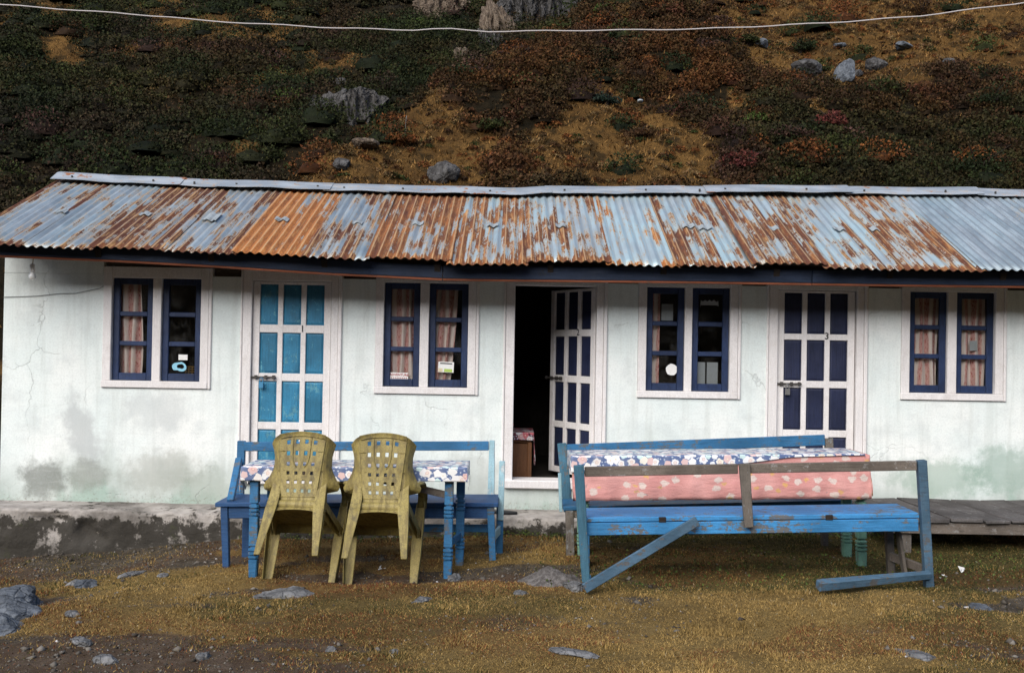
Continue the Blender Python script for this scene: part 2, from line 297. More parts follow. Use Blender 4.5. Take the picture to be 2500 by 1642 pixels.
    # stones
    def stone(name, c0, c1, c2, sc=1.0, streak=(1, 1, 1)):
        m = NT(name, .9, .2); v = m.obj(); a = m.noise(m.mp(v, streak), 3 * sc, 7, .68); b = m.noise(v, 14 * sc, 6, .75)
        vo = m.n('TexVoronoi', {'Vector': m.mp(v, streak), 'Scale': 5 * sc}, feature='DISTANCE_TO_EDGE').outputs['Distance']
        c = m.mix(m.ramp(a, .35, .66), c0, c1); c = m.mix(m.math('MULTIPLY', m.ramp(b, .52, .7), .7), c, c2)
        c = m.mix(m.math('MULTIPLY', m.ramp(vo, .05, .0), .5), c, [k * .3 for k in c0])
        m.col(c); m.bump(m.math('ADD', m.math('ADD', a, m.math('MULTIPLY', b, .5)), m.math('MULTIPLY', m.ramp(vo, .0, .08), .3)), .05 / sc, .8); return m.m
    MAT['rock'] = stone('grey_rock', (.085, .085, .086), (.20, .20, .20), (.045, .043, .040), 2.5)
    MAT['rock_blue'] = stone('blue_grey_rock', (.055, .063, .074), (.145, .16, .18), (.028, .029, .031), 2.0)
    MAT['rock_hill'] = stone('hill_rock', (.030, .028, .027), (.105, .102, .10), (.016, .014, .012), .8)
    MAT['rock_face'] = stone('cliff_rock', (.016, .014, .013), (.10, .096, .093), (.008, .007, .006), .6, (2.2, 2.2, .5))
    MAT['rock_warm'] = stone('tan_cliff_rock', (.060, .042, .029), (.16, .125, .092), (.026, .02, .015), .6, (2.2, 2.2, .6))
    m = NT('heap_soil', .97, .05); v = m.obj(); a = m.noise(v, 25, 6, .75); b = m.noise(v, 5, 4)
    m.col(m.mix(m.ramp(a, .4, .62), (.075, .068, .064), m.mix(m.ramp(b, .35, .65), (.20, .185, .175), (.13, .12, .115)))); m.bump(a, .02, .8); MAT['heap'] = m.m
    # ground
    m = NT('yard_soil', .97, .05); v = m.obj(); at = m.n('Attribute', attribute_name='cover').outputs['Color']
    a = m.noise(v, 1.3, 6, .65); b = m.noise(v, 9, 6, .7); f = m.noise(v, 70, 4, .8)
    s = m.n('SeparateColor', {0: at})
    grass = m.mix(m.ramp(a, .32, .68), (.125, .083, .030), (.210, .141, .051))
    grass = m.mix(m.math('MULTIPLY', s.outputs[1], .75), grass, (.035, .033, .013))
    soil = m.mix(m.ramp(b, .3, .7), (.038, .031, .024), (.092, .078, .062))
    c = m.mix(m.ramp(m.math('ADD', s.outputs[0], m.math('MULTIPLY', m.math('SUBTRACT', b, .5), .6)), .35, .65), soil, grass)
    c = m.mix(m.math('MULTIPLY', s.outputs[2], .35), c, (.10, .045, .020))
    c = m.mix(m.math('MULTIPLY', m.ramp(f, .46, .60), .65), c, (.022, .016, .009)); c = m.mix(m.math('MULTIPLY', m.ramp(f, .56, .66), .45), c, (.22, .16, .08))
    m.col(c); m.bump(m.math('ADD', b, m.math('MULTIPLY', f, .5)), .02, .7); MAT['soil'] = m.m
    def leafy(name, rough=.85):
        m = NT(name, rough, .12); c = m.n('Attribute', attribute_name='tint').outputs['Color']
        m.col(c); return m.m
    MAT['blades'] = leafy('grass_blades'); MAT['leaves'] = leafy('shrub_leaves', .8)
    m = NT('hill_turf', .97, .05); v = m.obj(); at = m.n('Attribute', attribute_name='cover').outputs['Color']; s = m.n('SeparateColor', {0: at})
    a = m.noise(v, .35, 6, .65); b = m.noise(m.mp(v, (1, 1, 2.5)), 1.6, 6, .7); f = m.noise(v, 7, 6, .8)
    h = m.noise(v, 1.1, 9, .7)
    g = m.mix(m.ramp(a, .35, .65), (.090, .048, .016), (.185, .102, .032)); g = m.mix(m.ramp(h, .47, .60), g, (.040, .026, .011))
    dk = m.mix(m.ramp(b, .35, .65), (.007, .0065, .004), (.020, .015, .008))
    c = m.mix(m.ramp(m.math('ADD', s.outputs[0], m.math('MULTIPLY', m.math('SUBTRACT', h, .5), 1.6)), .2, .7), dk, g)
    c = m.mix(m.math('MULTIPLY', m.ramp(f, .42, .68), .6), c, (.03, .02, .01))
    m.col(c); m.bump(m.math('ADD', b, f), .25, .8); MAT['turf'] = m.m
    for nm, cc, ro in (('white_paper', (.72, .72, .70), .7), ('grey_paper', (.30, .32, .33), .8), ('ink', (.02, .02, .025), .7), ('ink_red', (.30, .05, .05), .7),
                       ('lime_print', (.36, .50, .10), .7), ('cream_print', (.60, .52, .36), .7), ('rubber', (.012, .012, .014), .6), ('rope', (.46, .43, .42), .9), ('mark', (.16, .17, .17), .8),
                       ('porcelain', (.72, .72, .72), .3), ('pale_blue_print', (.25, .52, .66), .6), ('basket', (.22, .13, .04), .8), ('brass', (.45, .33, .12), .4), ('blue_lock', (.06, .22, .38), .4)):
        q = NT(nm, ro, .3); nz = q.noise(q.obj(), 40, 3); q.col(q.mix(q.math('MULTIPLY', q.ramp(nz, .4, .8), .3), cc, [k * .6 for k in cc])); MAT[nm] = q.m
    m = NT('bulb_glass', .2, .6); m.col((.80, .80, .78)); MAT['bulb'] = m.m
build_materials()

# ------------------------------------------------------------------ geometry helpers
def link(name, me, mat=None, parent=None, smooth=False):
    o = bpy.data.objects.new(name, me); COL.objects.link(o)
    if mat is not None and not me.materials: me.materials.append(MAT[mat] if isinstance(mat, str) else mat)
    if parent is not None: o.parent = parent
    if smooth: me.shade_smooth()
    return o
def npmesh(name, V, Fc, uv=None):
    """V (n,3), Fc (m,3|4) arrays"""
    me = bpy.data.meshes.new(name); V = np.asarray(V, np.float32); Fc = np.asarray(Fc, np.int32)
    k = Fc.shape[1]; me.vertices.add(len(V)); me.vertices.foreach_set('co', V.ravel())
    me.loops.add(Fc.size); me.loops.foreach_set('vertex_index', Fc.ravel())
    me.polygons.add(len(Fc)); me.polygons.foreach_set('loop_start', np.arange(0, Fc.size, k, dtype=np.int32))
    me.update(calc_edges=True)
    if uv is not None:
        l = me.uv_layers.new(name='UVMap'); l.data.foreach_set('uv', np.asarray(uv, np.float32)[Fc.ravel()].ravel())
    return me
def setcol(me, name, C):
    a = me.attributes.new(name, 'FLOAT_COLOR', 'POINT'); C = np.asarray(C, np.float32)
    a.data.foreach_set('color', np.concatenate([C, np.ones((len(C), 1), np.float32)], 1).ravel())
class MB:
    def __init__(s): s.v = []; s.f = []; s.uv = None
    def add(s, V, Fc):
        b = len(s.v); s.v += [tuple(p) for p in V]; s.f += [tuple(i + b for i in q) for q in Fc]; return s
    def box(s, a, b, jit=0.0, rnd=None):
        x0, y0, z0 = a; x1, y1, z1 = b
        V = [(x0, y0, z0), (x1, y0, z0), (x1, y1, z0), (x0, y1, z0), (x0, y0, z1), (x1, y0, z1), (x1, y1, z1), (x0, y1, z1)]
        if jit:
            rnd = rnd or RND; V = [tuple(c + rnd.uniform(-jit, jit) for c in p) for p in V]
        return s.add(V, [(0, 3, 2, 1), (4, 5, 6, 7), (0, 1, 5, 4), (1, 2, 6, 5), (2, 3, 7, 6), (3, 0, 4, 7)])
    def beam(s, a, b, w, h, up=(0, 0, 1), w2=None, h2=None, jit=0.0):
        a = Vector(a); b = Vector(b); t = (b - a).normalized(); up = Vector(up)
        sx = t.cross(up)
        if sx.length < 1e-4: sx = t.cross(Vector((0, 1, 0)))
        sx.normalize(); sy = sx.cross(t).normalized(); V = []
        for p, ww, hh in ((a, w, h), (b, w2 or w, h2 or h)):
            for i, j in ((-1, -1), (1, -1), (1, 1), (-1, 1)):
                q = p + sx * (i * ww / 2) + sy * (j * hh / 2)
                if jit: q = q + Vector([RND.uniform(-jit, jit) for _ in range(3)])
                V.append(tuple(q))
        return s.add(V, [(3, 2, 1, 0), (4, 5, 6, 7), (0, 1, 5, 4), (1, 2, 6, 5), (2, 3, 7, 6), (3, 0, 4, 7)])
    def loft(s, rings, cap=True, closed=True):
        n = len(rings[0]); V = [p for r in rings for p in r]; Fc = []
        for i in range(len(rings) - 1):
            for j in range(n if closed else n - 1):
                k = (j + 1) % n; Fc.append((i * n + j, i * n + k, (i + 1) * n + k, (i + 1) * n + j))
        if cap and closed: Fc += [tuple(range(n - 1, -1, -1)), tuple((len(rings) - 1) * n + j for j in range(n))]
        return s.add(V, Fc)
    def tube(s, pts, r, n=6):
        rings = []; pts = [Vector(p) for p in pts]
        for i, p in enumerate(pts):
            t = (pts[min(i + 1, len(pts) - 1)] - pts[max(i - 1, 0)]).normalized()
            a = t.cross(Vector((0, .3, 1)));
            if a.length < 1e-3: a = t.cross(Vector((1, 0, 0)))
            a.normalize(); b = a.cross(t); rr = r[i] if hasattr(r, '__len__') else r
            rings.append([tuple(p + (a * math.cos(2 * math.pi * k / n) + b * math.sin(2 * math.pi * k / n)) * rr) for k in range(n)])
        return s.loft(rings)
    def mesh(s, name):
        me = bpy.data.meshes.new(name); me.from_pydata(s.v, [], s.f); me.validate(); me.update(); return me
    def build(s, name, mat, parent=None, bevel=.004, smooth=False, M=None):
        if M is not None: s.v = [tuple(M @ Vector(p)) for p in s.v]
        o = link(name, s.mesh(name), mat, parent, smooth)
        if bevel:
            md = o.modifiers.new('bevel', 'BEVEL'); md.width = bevel; md.segments = 1; md.limit_method = 'ANGLE'
        return o
RND = random.Random(7)
def tag(o, label=None, cat=None, group=None, kind=None):
    for k, v in (('label', label), ('category', cat), ('group', group), ('kind', kind)):
        if v: o[k] = v
    return o
def empty(name, loc=(0, 0, 0), M=None):
    o = bpy.data.objects.new(name, None); COL.objects.link(o); o.empty_display_size = .1
    o.matrix_world = M if M is not None else Matrix.Translation(loc); return o
def text_mesh(s, size, depth=.001, bold=0.0):
    cu = bpy.data.curves.new('lettering', 'FONT'); cu.body = s; cu.size = size; cu.extrude = depth; cu.offset = bold; cu.align_x = 'CENTER'; cu.align_y = 'CENTER'; cu.resolution_u = 3
    t = bpy.data.objects.new('lettering', cu); COL.objects.link(t)
    me = bpy.data.meshes.new_from_object(t.evaluated_get(bpy.context.evaluated_depsgraph_get()))
    bpy.data.objects.remove(t); bpy.data.curves.remove(cu); me.name = 'lettering'
    me.transform(Matrix.Rotation(rad(90), 4, 'X')); me.materials.clear(); return me
def grid(nx, ny):
    i = np.arange(nx - 1)[:, None]; j = np.arange(ny - 1)[None, :]
    a = i * ny + j; return np.stack([a, a + ny, a + ny + 1, a + 1], -1).reshape(-1, 4)

# ------------------------------------------------------------------ ground
GX = [-60, -5, -4.36, -3.3, -2.6, -1, 0, 1, 2.6, 5, 60]; GZ = [-.6, -.27, -.23, -.155, -.06, -.02, .01, .02, .07, .12, .3]
def bare(x, y):
    """1 = turf, 0 = bare soil"""
    n = fbm(x * .9 + 3, y * 1.6, 11, 5)
    t = sstep(.26, .42, n)
    path = sstep(-3.15, -3.75, y + .35 * (fbm(x * .8, y * .8, 5) - .5) + .20 * (x + 2.3)) * sstep(.2, -1.6, x)
    t = t * (1 - .9 * path)
    t = t * (1 - .6 * sstep(.55, .72, fbm(x * 1.3, y * 2.6, 31, 4)) * sstep(4.5, -1.5, x))
    left = sstep(-1.9, -2.6, x) * sstep(-2.0, -1.2, y)
    return np.clip(t * (1 - .72 * left), 0, 1)
def gz(x, y):
    x = np.asarray(x, float); y = np.asarray(y, float)
    z = np.interp(x, GX, GZ) * (1 - .35 * sstep(-1.5, -5, y))
    near = sstep(14, 7, np.abs(x)) * sstep(-12, -7, y)
    z = z + near * (.07 * (fbm(x * .7, y * .7, 3) - .5) + .035 * (fbm(x * 3.1, y * 3.1, 4) - .5) + .012 * (fbm(x * 12, y * 12, 8, 2) - .5))
    z = z - near * .02 * (1 - bare(x, y))
    return z - .35 * sstep(.6, 2.5, y)
def G(x, y): return float(gz(np.array([x]), np.array([y]))[0])
def build_ground():
    xs = np.concatenate([np.linspace(-400, -12, 22)[:-1], np.linspace(-12, -6.2, 40)[:-1], np.linspace(-6.2, 6.2, 300), np.linspace(6.2, 12, 40)[1:], np.linspace(12, 400, 22)[1:]])
    ys = np.concatenate([np.linspace(-400, -12, 22)[:-1], np.linspace(-12, -6, 30)[:-1], np.linspace(-6, 0, 150), np.linspace(0, 12, 20)[1:], np.linspace(12, 60, 8)[1:]])
    X, Y = np.meshgrid(xs, ys, indexing='ij'); Z = gz(X, Y)
    me = npmesh('ground', np.stack([X, Y, Z], -1).reshape(-1, 3), grid(len(xs), len(ys)))
    x = X.ravel(); y = Y.ravel(); b = bare(x, y)
    green = sstep(.48, .62, fbm(x * .8 + 9, y * 1.1, 21)) * .6 + .7 * sstep(.3, .9, x) * sstep(-2.5, -2.2, y) + .4 * sstep(2.2, 3.4, x) * sstep(-4.5, -2.5, y) + .5 * sstep(-.75, -.5, y)  # green cover; under the right benches it also paints in shade
    red = sstep(.5, .62, fbm(x * .9 + 40, y * 1.5, 41)) * .7 + .45 * sstep(-2.6, -2.25, y) * sstep(-1.75, -1.95, y) * sstep(.6, .3, x) * sstep(-2, -1.6, x)
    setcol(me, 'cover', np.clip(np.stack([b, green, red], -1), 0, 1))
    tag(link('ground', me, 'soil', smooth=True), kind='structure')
build_ground()

# ------------------------------------------------------------------ hillside
def hill(x, y, fine=True):
    x = np.asarray(x, float); y = np.asarray(y, float); d = y + 9
    wob = 3.0 * (fbm(x * .12, d * .12, 61, 3) - .5)
    edge = -6.6 + (d - 30) * .64 + wob * .8
    t = edge - x
    s = .70 * (d - 20) - 1.15 * np.log1p(np.exp(np.clip(t * 1.3, -40, 40))) / 1.3
    b = .66 * (d - 33) + .045 * np.abs(x + 8)
    k = .9; z = np.maximum(s, b) + np.exp(-np.abs(s - b) / k) * .25
    z = z + 1.5 * (fbm(x * .17, d * .17, 71, 3) - .5)
    if fine: z = z + 1.25 * (fbm(x * .38, d * .38, 81, 3) - .5) + .22 * (fbm(x * 2.2, d * 2.2, 91, 2) - .5)
    return np.maximum(z, -1.2)
def spurness(x, y):
    d = np.asarray(y) + 9; return sstep(-.8, 1.2, np.asarray(x) - (-6.6 + (d - 30) * .64))
def turfness(x, y):
    """1 = open tan grass, 0 = scrub"""
    d = np.asarray(y) + 9; sp = spurness(x, y)
    n = fbm(np.asarray(x) * .22, d * .22 + np.asarray(x) * .05, 101, 5) + .20 * (fbm(np.asarray(x) * 1.1, d * 1.3, 107, 4) - .5)
    a = sstep(.45, .57, n + .34 * sstep(35.5, 38.0, d) * sstep(6.5, 9.5, x) + .15 * sstep(34.5, 31, d) * sstep(5, 2, x) - .06 * sstep(33, 35, d) * sstep(9, 5, x) - .25 * sstep(37, 33, d) * sstep(5, 9, x) - .2 * sstep(13, 16, x) * sstep(40, 35, d))
    b = sstep(.55, .68, n + .20 * sstep(57, 66, d) * sstep(-11, -16, x) - .22 * sstep(-14, -6, x) - .12 * sstep(58, 50, d))
    return sp * a + (1 - sp) * b * .8
def build_hill():
    xs = np.concatenate([np.linspace(-160, -42, 24)[:-1], np.linspace(-42, 40, 260), np.linspace(40, 160, 24)[1:]])
    ys = np.concatenate([np.linspace(8, 17, 10)[:-1], np.linspace(17, 72, 230), np.linspace(72, 260, 30)[1:]])
    X, Y = np.meshgrid(xs, ys, indexing='ij'); Z = hill(X, Y)
    me = npmesh('hillside', np.stack([X, Y, Z], -1).reshape(-1, 3), grid(len(xs), len(ys)))
    t = turfness(X.ravel(), Y.ravel()); setcol(me, 'cover', np.stack([t, t * 0, t * 0], -1))
    tag(link('hillside', me, 'turf', smooth=True), kind='structure')
build_hill()

def build_blocker_slope():
    """unseen dark slope added behind the viewer to block low sky light"""
    xs = np.linspace(-420, 420, 90); ys = np.linspace(-330, -38, 60); X, Y = np.meshgrid(xs, ys, indexing='ij')
    Z = np.maximum((.42 * (-Y - 46)) + 20 * (fbm(X * .012, Y * .012, 141, 4) - .5), -.9) ; Z = np.where(Y > -42, -.9, Z)
    me = npmesh('unseen_blocker_slope', np.stack([X, Y, Z], -1).reshape(-1, 3), grid(len(xs), len(ys))); t = fbm(X.ravel() * .05, Y.ravel() * .05, 151) * .8; setcol(me, 'cover', np.stack([t, t * 0, t * 0], -1))
    tag(link('unseen_blocker_slope', me, 'turf', smooth=True), kind='structure')  # added out of view: keeps low light off the wall, deepens eave shade
build_blocker_slope()

def leaf_tris(P, size, rs, flat=.0):
    """one bent triangle per point"""
    n = len(P); a = rs.normal(size=(n, 3)); a /= np.linalg.norm(a, axis=1, keepdims=True)
    b = rs.normal(size=(n, 3)); b -= (b * a).sum(1, keepdims=True) * a; b /= np.linalg.norm(b, axis=1, keepdims=True)
    s = size[:, None]
    return np.stack([P - a * s * .5 - b * s * .38, P + a * s * .5 - b * s * .1, P - a * s * .1 + b * s * .5], 1)
def bush_points(n, rs):
    """points of a low uneven bush of unit radius, gathered in clumps, denser at the skin"""
    k = 6; c = rs.normal(size=(k, 3)); c /= np.linalg.norm(c, axis=1, keepdims=True); c[:, 2] = np.abs(c[:, 2]) * .8; c *= rs.uniform(.25, .65, (k, 1))
    i = rs.integers(0, k, n); p = rs.normal(size=(n, 3)); p /= np.linalg.norm(p, axis=1, keepdims=True)
    p = c[i] + p * rs.uniform(.30, .52, (n, 1)); p[:, 2] = np.abs(p[:, 2]) * .75; return p
SHRUB = {'dark': (.0105, .0150, .0046), 'olive': (.021, .025, .0065), 'brown': (.040, .020, .008), 'rust': (.085, .031, .009), 'red': (.085, .024, .019), 'purple': (.034, .018, .013), 'green': (.034, .052, .011), 'teal': (.014, .024, .017), 'tan': (.10, .062, .026)}
def dome(nu=8, nv=4):
    """unit half-cushion: vertices and triangles"""
    V = [(0, 0, 1.0)]; F = []
    for j in range(1, nv + 1):
        t = j / nv * 1.5
        for i in range(nu):
            a_ = 2 * math.pi * (i + .5 * (j % 2)) / nu; V.append((math.sin(t) * math.cos(a_), math.sin(t) * math.sin(a_), math.cos(t)))
    for i in range(nu): F.append((0, 1 + i, 1 + (i + 1) % nu))
    for j in range(nv - 1):
        for i in range(nu):
            p = 1 + j * nu + i; q = 1 + j * nu + (i + 1) % nu; F += [(p, p + nu, q), (q, p + nu, q + nu)]
    return np.array(V), np.array(F)
def build_scrub():
    rs = np.random.default_rng(5); DV, DF = dome(); nd = len(DV)
    T = []; C = []; CV = []; CF = []; CC = []
    pal = {k: np.array(v) for k, v in SHRUB.items()}
    def emit(x, y, r, base, n, lsz, rn):
        z = float(hill(x, y)); sc = np.array([r * rs.uniform(.8, 1.25), r * rs.uniform(.8, 1.25), r * rs.uniform(.6, .95)]); o = np.array([x, y, z - .15 * r])
        base = base * rs.uniform(.7, 1.35)
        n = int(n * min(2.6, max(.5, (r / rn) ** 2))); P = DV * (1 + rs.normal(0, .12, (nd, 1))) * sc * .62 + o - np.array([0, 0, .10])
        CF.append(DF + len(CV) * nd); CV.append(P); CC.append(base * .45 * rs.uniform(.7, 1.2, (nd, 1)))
        i = rs.integers(0, nd, n); d = DV[i] + rs.normal(0, .42, (n, 3)); d /= np.linalg.norm(d, axis=1, keepdims=True); d[:, 2] = np.abs(d[:, 2])
        p = d * rs.uniform(.66, 1.12, (n, 1)) * sc + o
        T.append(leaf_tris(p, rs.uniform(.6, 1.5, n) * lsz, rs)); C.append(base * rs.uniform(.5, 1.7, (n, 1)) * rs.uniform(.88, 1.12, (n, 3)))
    def mixc(*kw):
        w = np.array([max(k[1], 0) for k in kw]) ** 2 + 1e-6; w /= w.sum(); return sum(pal[k[0]] * q for k, q in zip(kw, w))
    n = 0
    while n < 2500:                                     # near spur
        x = rs.uniform(-10, 26); d = rs.uniform(25, 51); y = d - 9
        if spurness(x, y) < .4: continue
        t = float(turfness(x, y))
        if rs.random() < t * .92: continue
        low = float(sstep(37, 31, d) * sstep(5, 10, x)); f1, f2, f3 = (float(fbm(x * .3, d * .3, q, 3)) for q in (111, 113, 117)); j = rs.normal(0, .12, 4)
        base = mixc(('brown', .55 + j[0]), ('rust', (f1 - .3) * 1.8 * (1 - low) + j[1]), ('dark', (f2 - .35) * 1.5 + low * .7 + j[2]), ('purple', (f3 - .45) * 2 + j[3]), ('olive', .2 + j[0]), ('red', .45 if rs.random() < .07 else 0))
        emit(x, y, rs.uniform(.22, .68) * (.5 if t > .5 else 1), base, 210, .082 if t < .5 else .06, .46); n += 1
    n = 0
    while n < 3600:                                     # far slope on the left
        x = rs.uniform(-44, 16); d = rs.uniform(40, 84); y = d - 9
        if spurness(x, y) > .6: continue
        if rs.random() < float(turfness(x, y)) * .85: continue
        f1, f2, f3 = (float(fbm(x * .16, d * .16, q, 3)) for q in (121, 123, 127)); j = rs.normal(0, .12, 4)
        base = mixc(('dark', .6 + j[0]), ('olive', (f1 - .25) * 1.6 + j[1]), ('brown', (f2 - .38) * 2 + j[2]), ('purple', (f3 - .42) * 2 + j[3]), ('green', .35 if rs.random() < .02 else 0))
        emit(x, y, .4 + 1.1 * rs.random() ** 2, base, 190, .125, .75); n += 1
    n = 0
    while n < 170:                                      # taller bushes standing out of the scrub
        x = rs.uniform(-9, 24); d = rs.uniform(27, 48); y = d - 9
        if spurness(x, y) < .6 or rs.random() < turfness(x, y) * .75: continue
        k = rs.choice(['brown', 'dark', 'rust', 'olive', 'purple'], p=[.34, .26, .16, .14, .10])
        emit(x, y, rs.uniform(.55, .95), pal[k] * rs.uniform(.8, 1.25), 420, .075, .75); n += 1
    n = 0
    while n < 260:
        x = rs.uniform(-34, 8); d = rs.uniform(46, 80); y = d - 9
        if spurness(x, y) > .4: continue
        emit(x, y, rs.uniform(.9, 1.7), pal[rs.choice(['dark', 'olive', 'green', 'brown', 'purple'], p=[.40, .34, .02, .14, .10])] * rs.uniform(.8, 1.3), 430, .11, 1.3); n += 1
    n = 0
    while n < 2200:                                     # small tussocks in the open grass
        x = rs.uniform(-10, 26); d = rs.uniform(25, 51); y = d - 9
        if spurness(x, y) < .4 or turfness(x, y) < .3: continue
        emit(x, y, rs.uniform(.08, .22), pal[rs.choice(['tan', 'rust', 'brown', 'olive'], p=[.45, .2, .25, .1])], 70, .06, .15); n += 1
    nc = len(CV) * nd
    V = np.concatenate([np.concatenate(CV), np.concatenate(T).reshape(-1, 3)]); nl = (len(V) - nc) // 3
    Fc = np.concatenate([np.concatenate(CF), nc + np.arange(nl * 3).reshape(-1, 3)])
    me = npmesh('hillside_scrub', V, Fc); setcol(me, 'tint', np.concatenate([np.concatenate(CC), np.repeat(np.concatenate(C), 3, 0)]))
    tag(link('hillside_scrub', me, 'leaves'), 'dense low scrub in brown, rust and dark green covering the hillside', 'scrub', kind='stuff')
    # dry grass tussocks
    n = 240000; x = rs.uniform(-30, 26, n); d = rs.uniform(25, 80, n); y = d - 9
    t = turfness(x, y); keep = rs.random(n) < t * .9 + .12; x, y = x[keep], y[keep]; n = len(x); z = hill(x, y)
    h = rs.uniform(.04, .15, n); w = rs.uniform(.015, .04, n); an = rs.uniform(0, math.pi, n); lx = rs.normal(0, .1, n); ly = rs.normal(-.05, .08, n)
    A = np.stack([x - np.cos(an) * w, y - np.sin(an) * w, z - .04], -1); B = np.stack([x + np.cos(an) * w, y + np.sin(an) * w, z - .04], -1); Ct = np.stack([x + lx, y + ly, z + h], -1)
    V = np.stack([A, B, Ct], 1).reshape(-1, 3); me = npmesh('hillside_grass', V, np.arange(len(V)).reshape(-1, 3))
    k = rs.random((n, 1)); c = np.array([.25, .138, .044]) * k + np.array([.075, .040, .014]) * (1 - k); c = c * rs.uniform(.5, 1.6, (n, 1))
    setcol(me, 'tint', np.repeat(c, 3, 0)); tag(link('hillside_grass', me, 'blades'), 'dry tan grass tussocks on the open hillside slopes', 'grass', kind='stuff')
build_scrub()

# ------------------------------------------------------------------ rocks and single shrubs on the hill
def rock_mesh(name, size, seed, sub=4, rough=.35, facets=7, pillars=0.0):
    bm = MB(); import bmesh
    b = bmesh.new(); bmesh.ops.create_icosphere(b, subdivisions=sub, radius=1.0)
    rs = np.random.default_rng(seed); P = np.array([v.co[:] for v in b.verts])
    N = rs.normal(size=(facets, 3)); N /= np.linalg.norm(N, axis=1, keepdims=True); D = rs.uniform(.55, .9, facets)
    for nrm, dd in zip(N, D):
        h = P @ nrm; over = np.maximum(h - dd, 0); P = P - over[:, None] * nrm * .9
    q = P * 2.1 + seed
    n1 = fbm(q[:, 0] + q[:, 2] * .7, q[:, 1] - q[:, 2] * .4, seed, 4) - .5; n2 = fbm(q[:, 0] * 3 - q[:, 2] * 2, q[:, 1] * 3 + q[:, 2], seed + 3, 3) - .5
    P = P * (1 + rough * n1 + rough * .4 * n2)[:, None]
    if pillars:                                   # upright fracture ribs
        w = np.abs(fbm(P[:, 0] * 5 + seed, P[:, 2] * 1.1 + P[:, 1], seed + 5, 4) - .5) * 2; st = np.floor(P[:, 2] * 5 + n1 * 3) / 5
        P = P * np.stack([1 + 0 * w, 1 - pillars * w, 1 + 0 * w], -1); P[:, 2] += pillars * .35 * (fbm(P[:, 0] * 6 + seed, P[:, 1] * 2, seed + 9, 3) - .5); P[:, 1] += .10 * pillars * st
    P = P * np.array(size) * .5
    for v, p in zip(b.verts, P): v.co = p
    me = bpy.data.meshes.new(name); b.to_mesh(me); b.free(); return me
def rock(name, loc, size, seed, mat, label, cat='rock', rot=0.0, tilt=0.0, group=None, sub=4, rough=.35, smooth=False, pillars=0.0):
    o = link(name, rock_mesh(name, size, seed, sub, rough, 7, pillars), mat, smooth=smooth); o.location = loc; o.rotation_euler = (tilt, tilt * .4, rot)
    return tag(o, label, cat, group)
def on_hill(x, y, dz=0.0): return (x, y, float(hill(x, y)) + dz * 1.6 + .06)
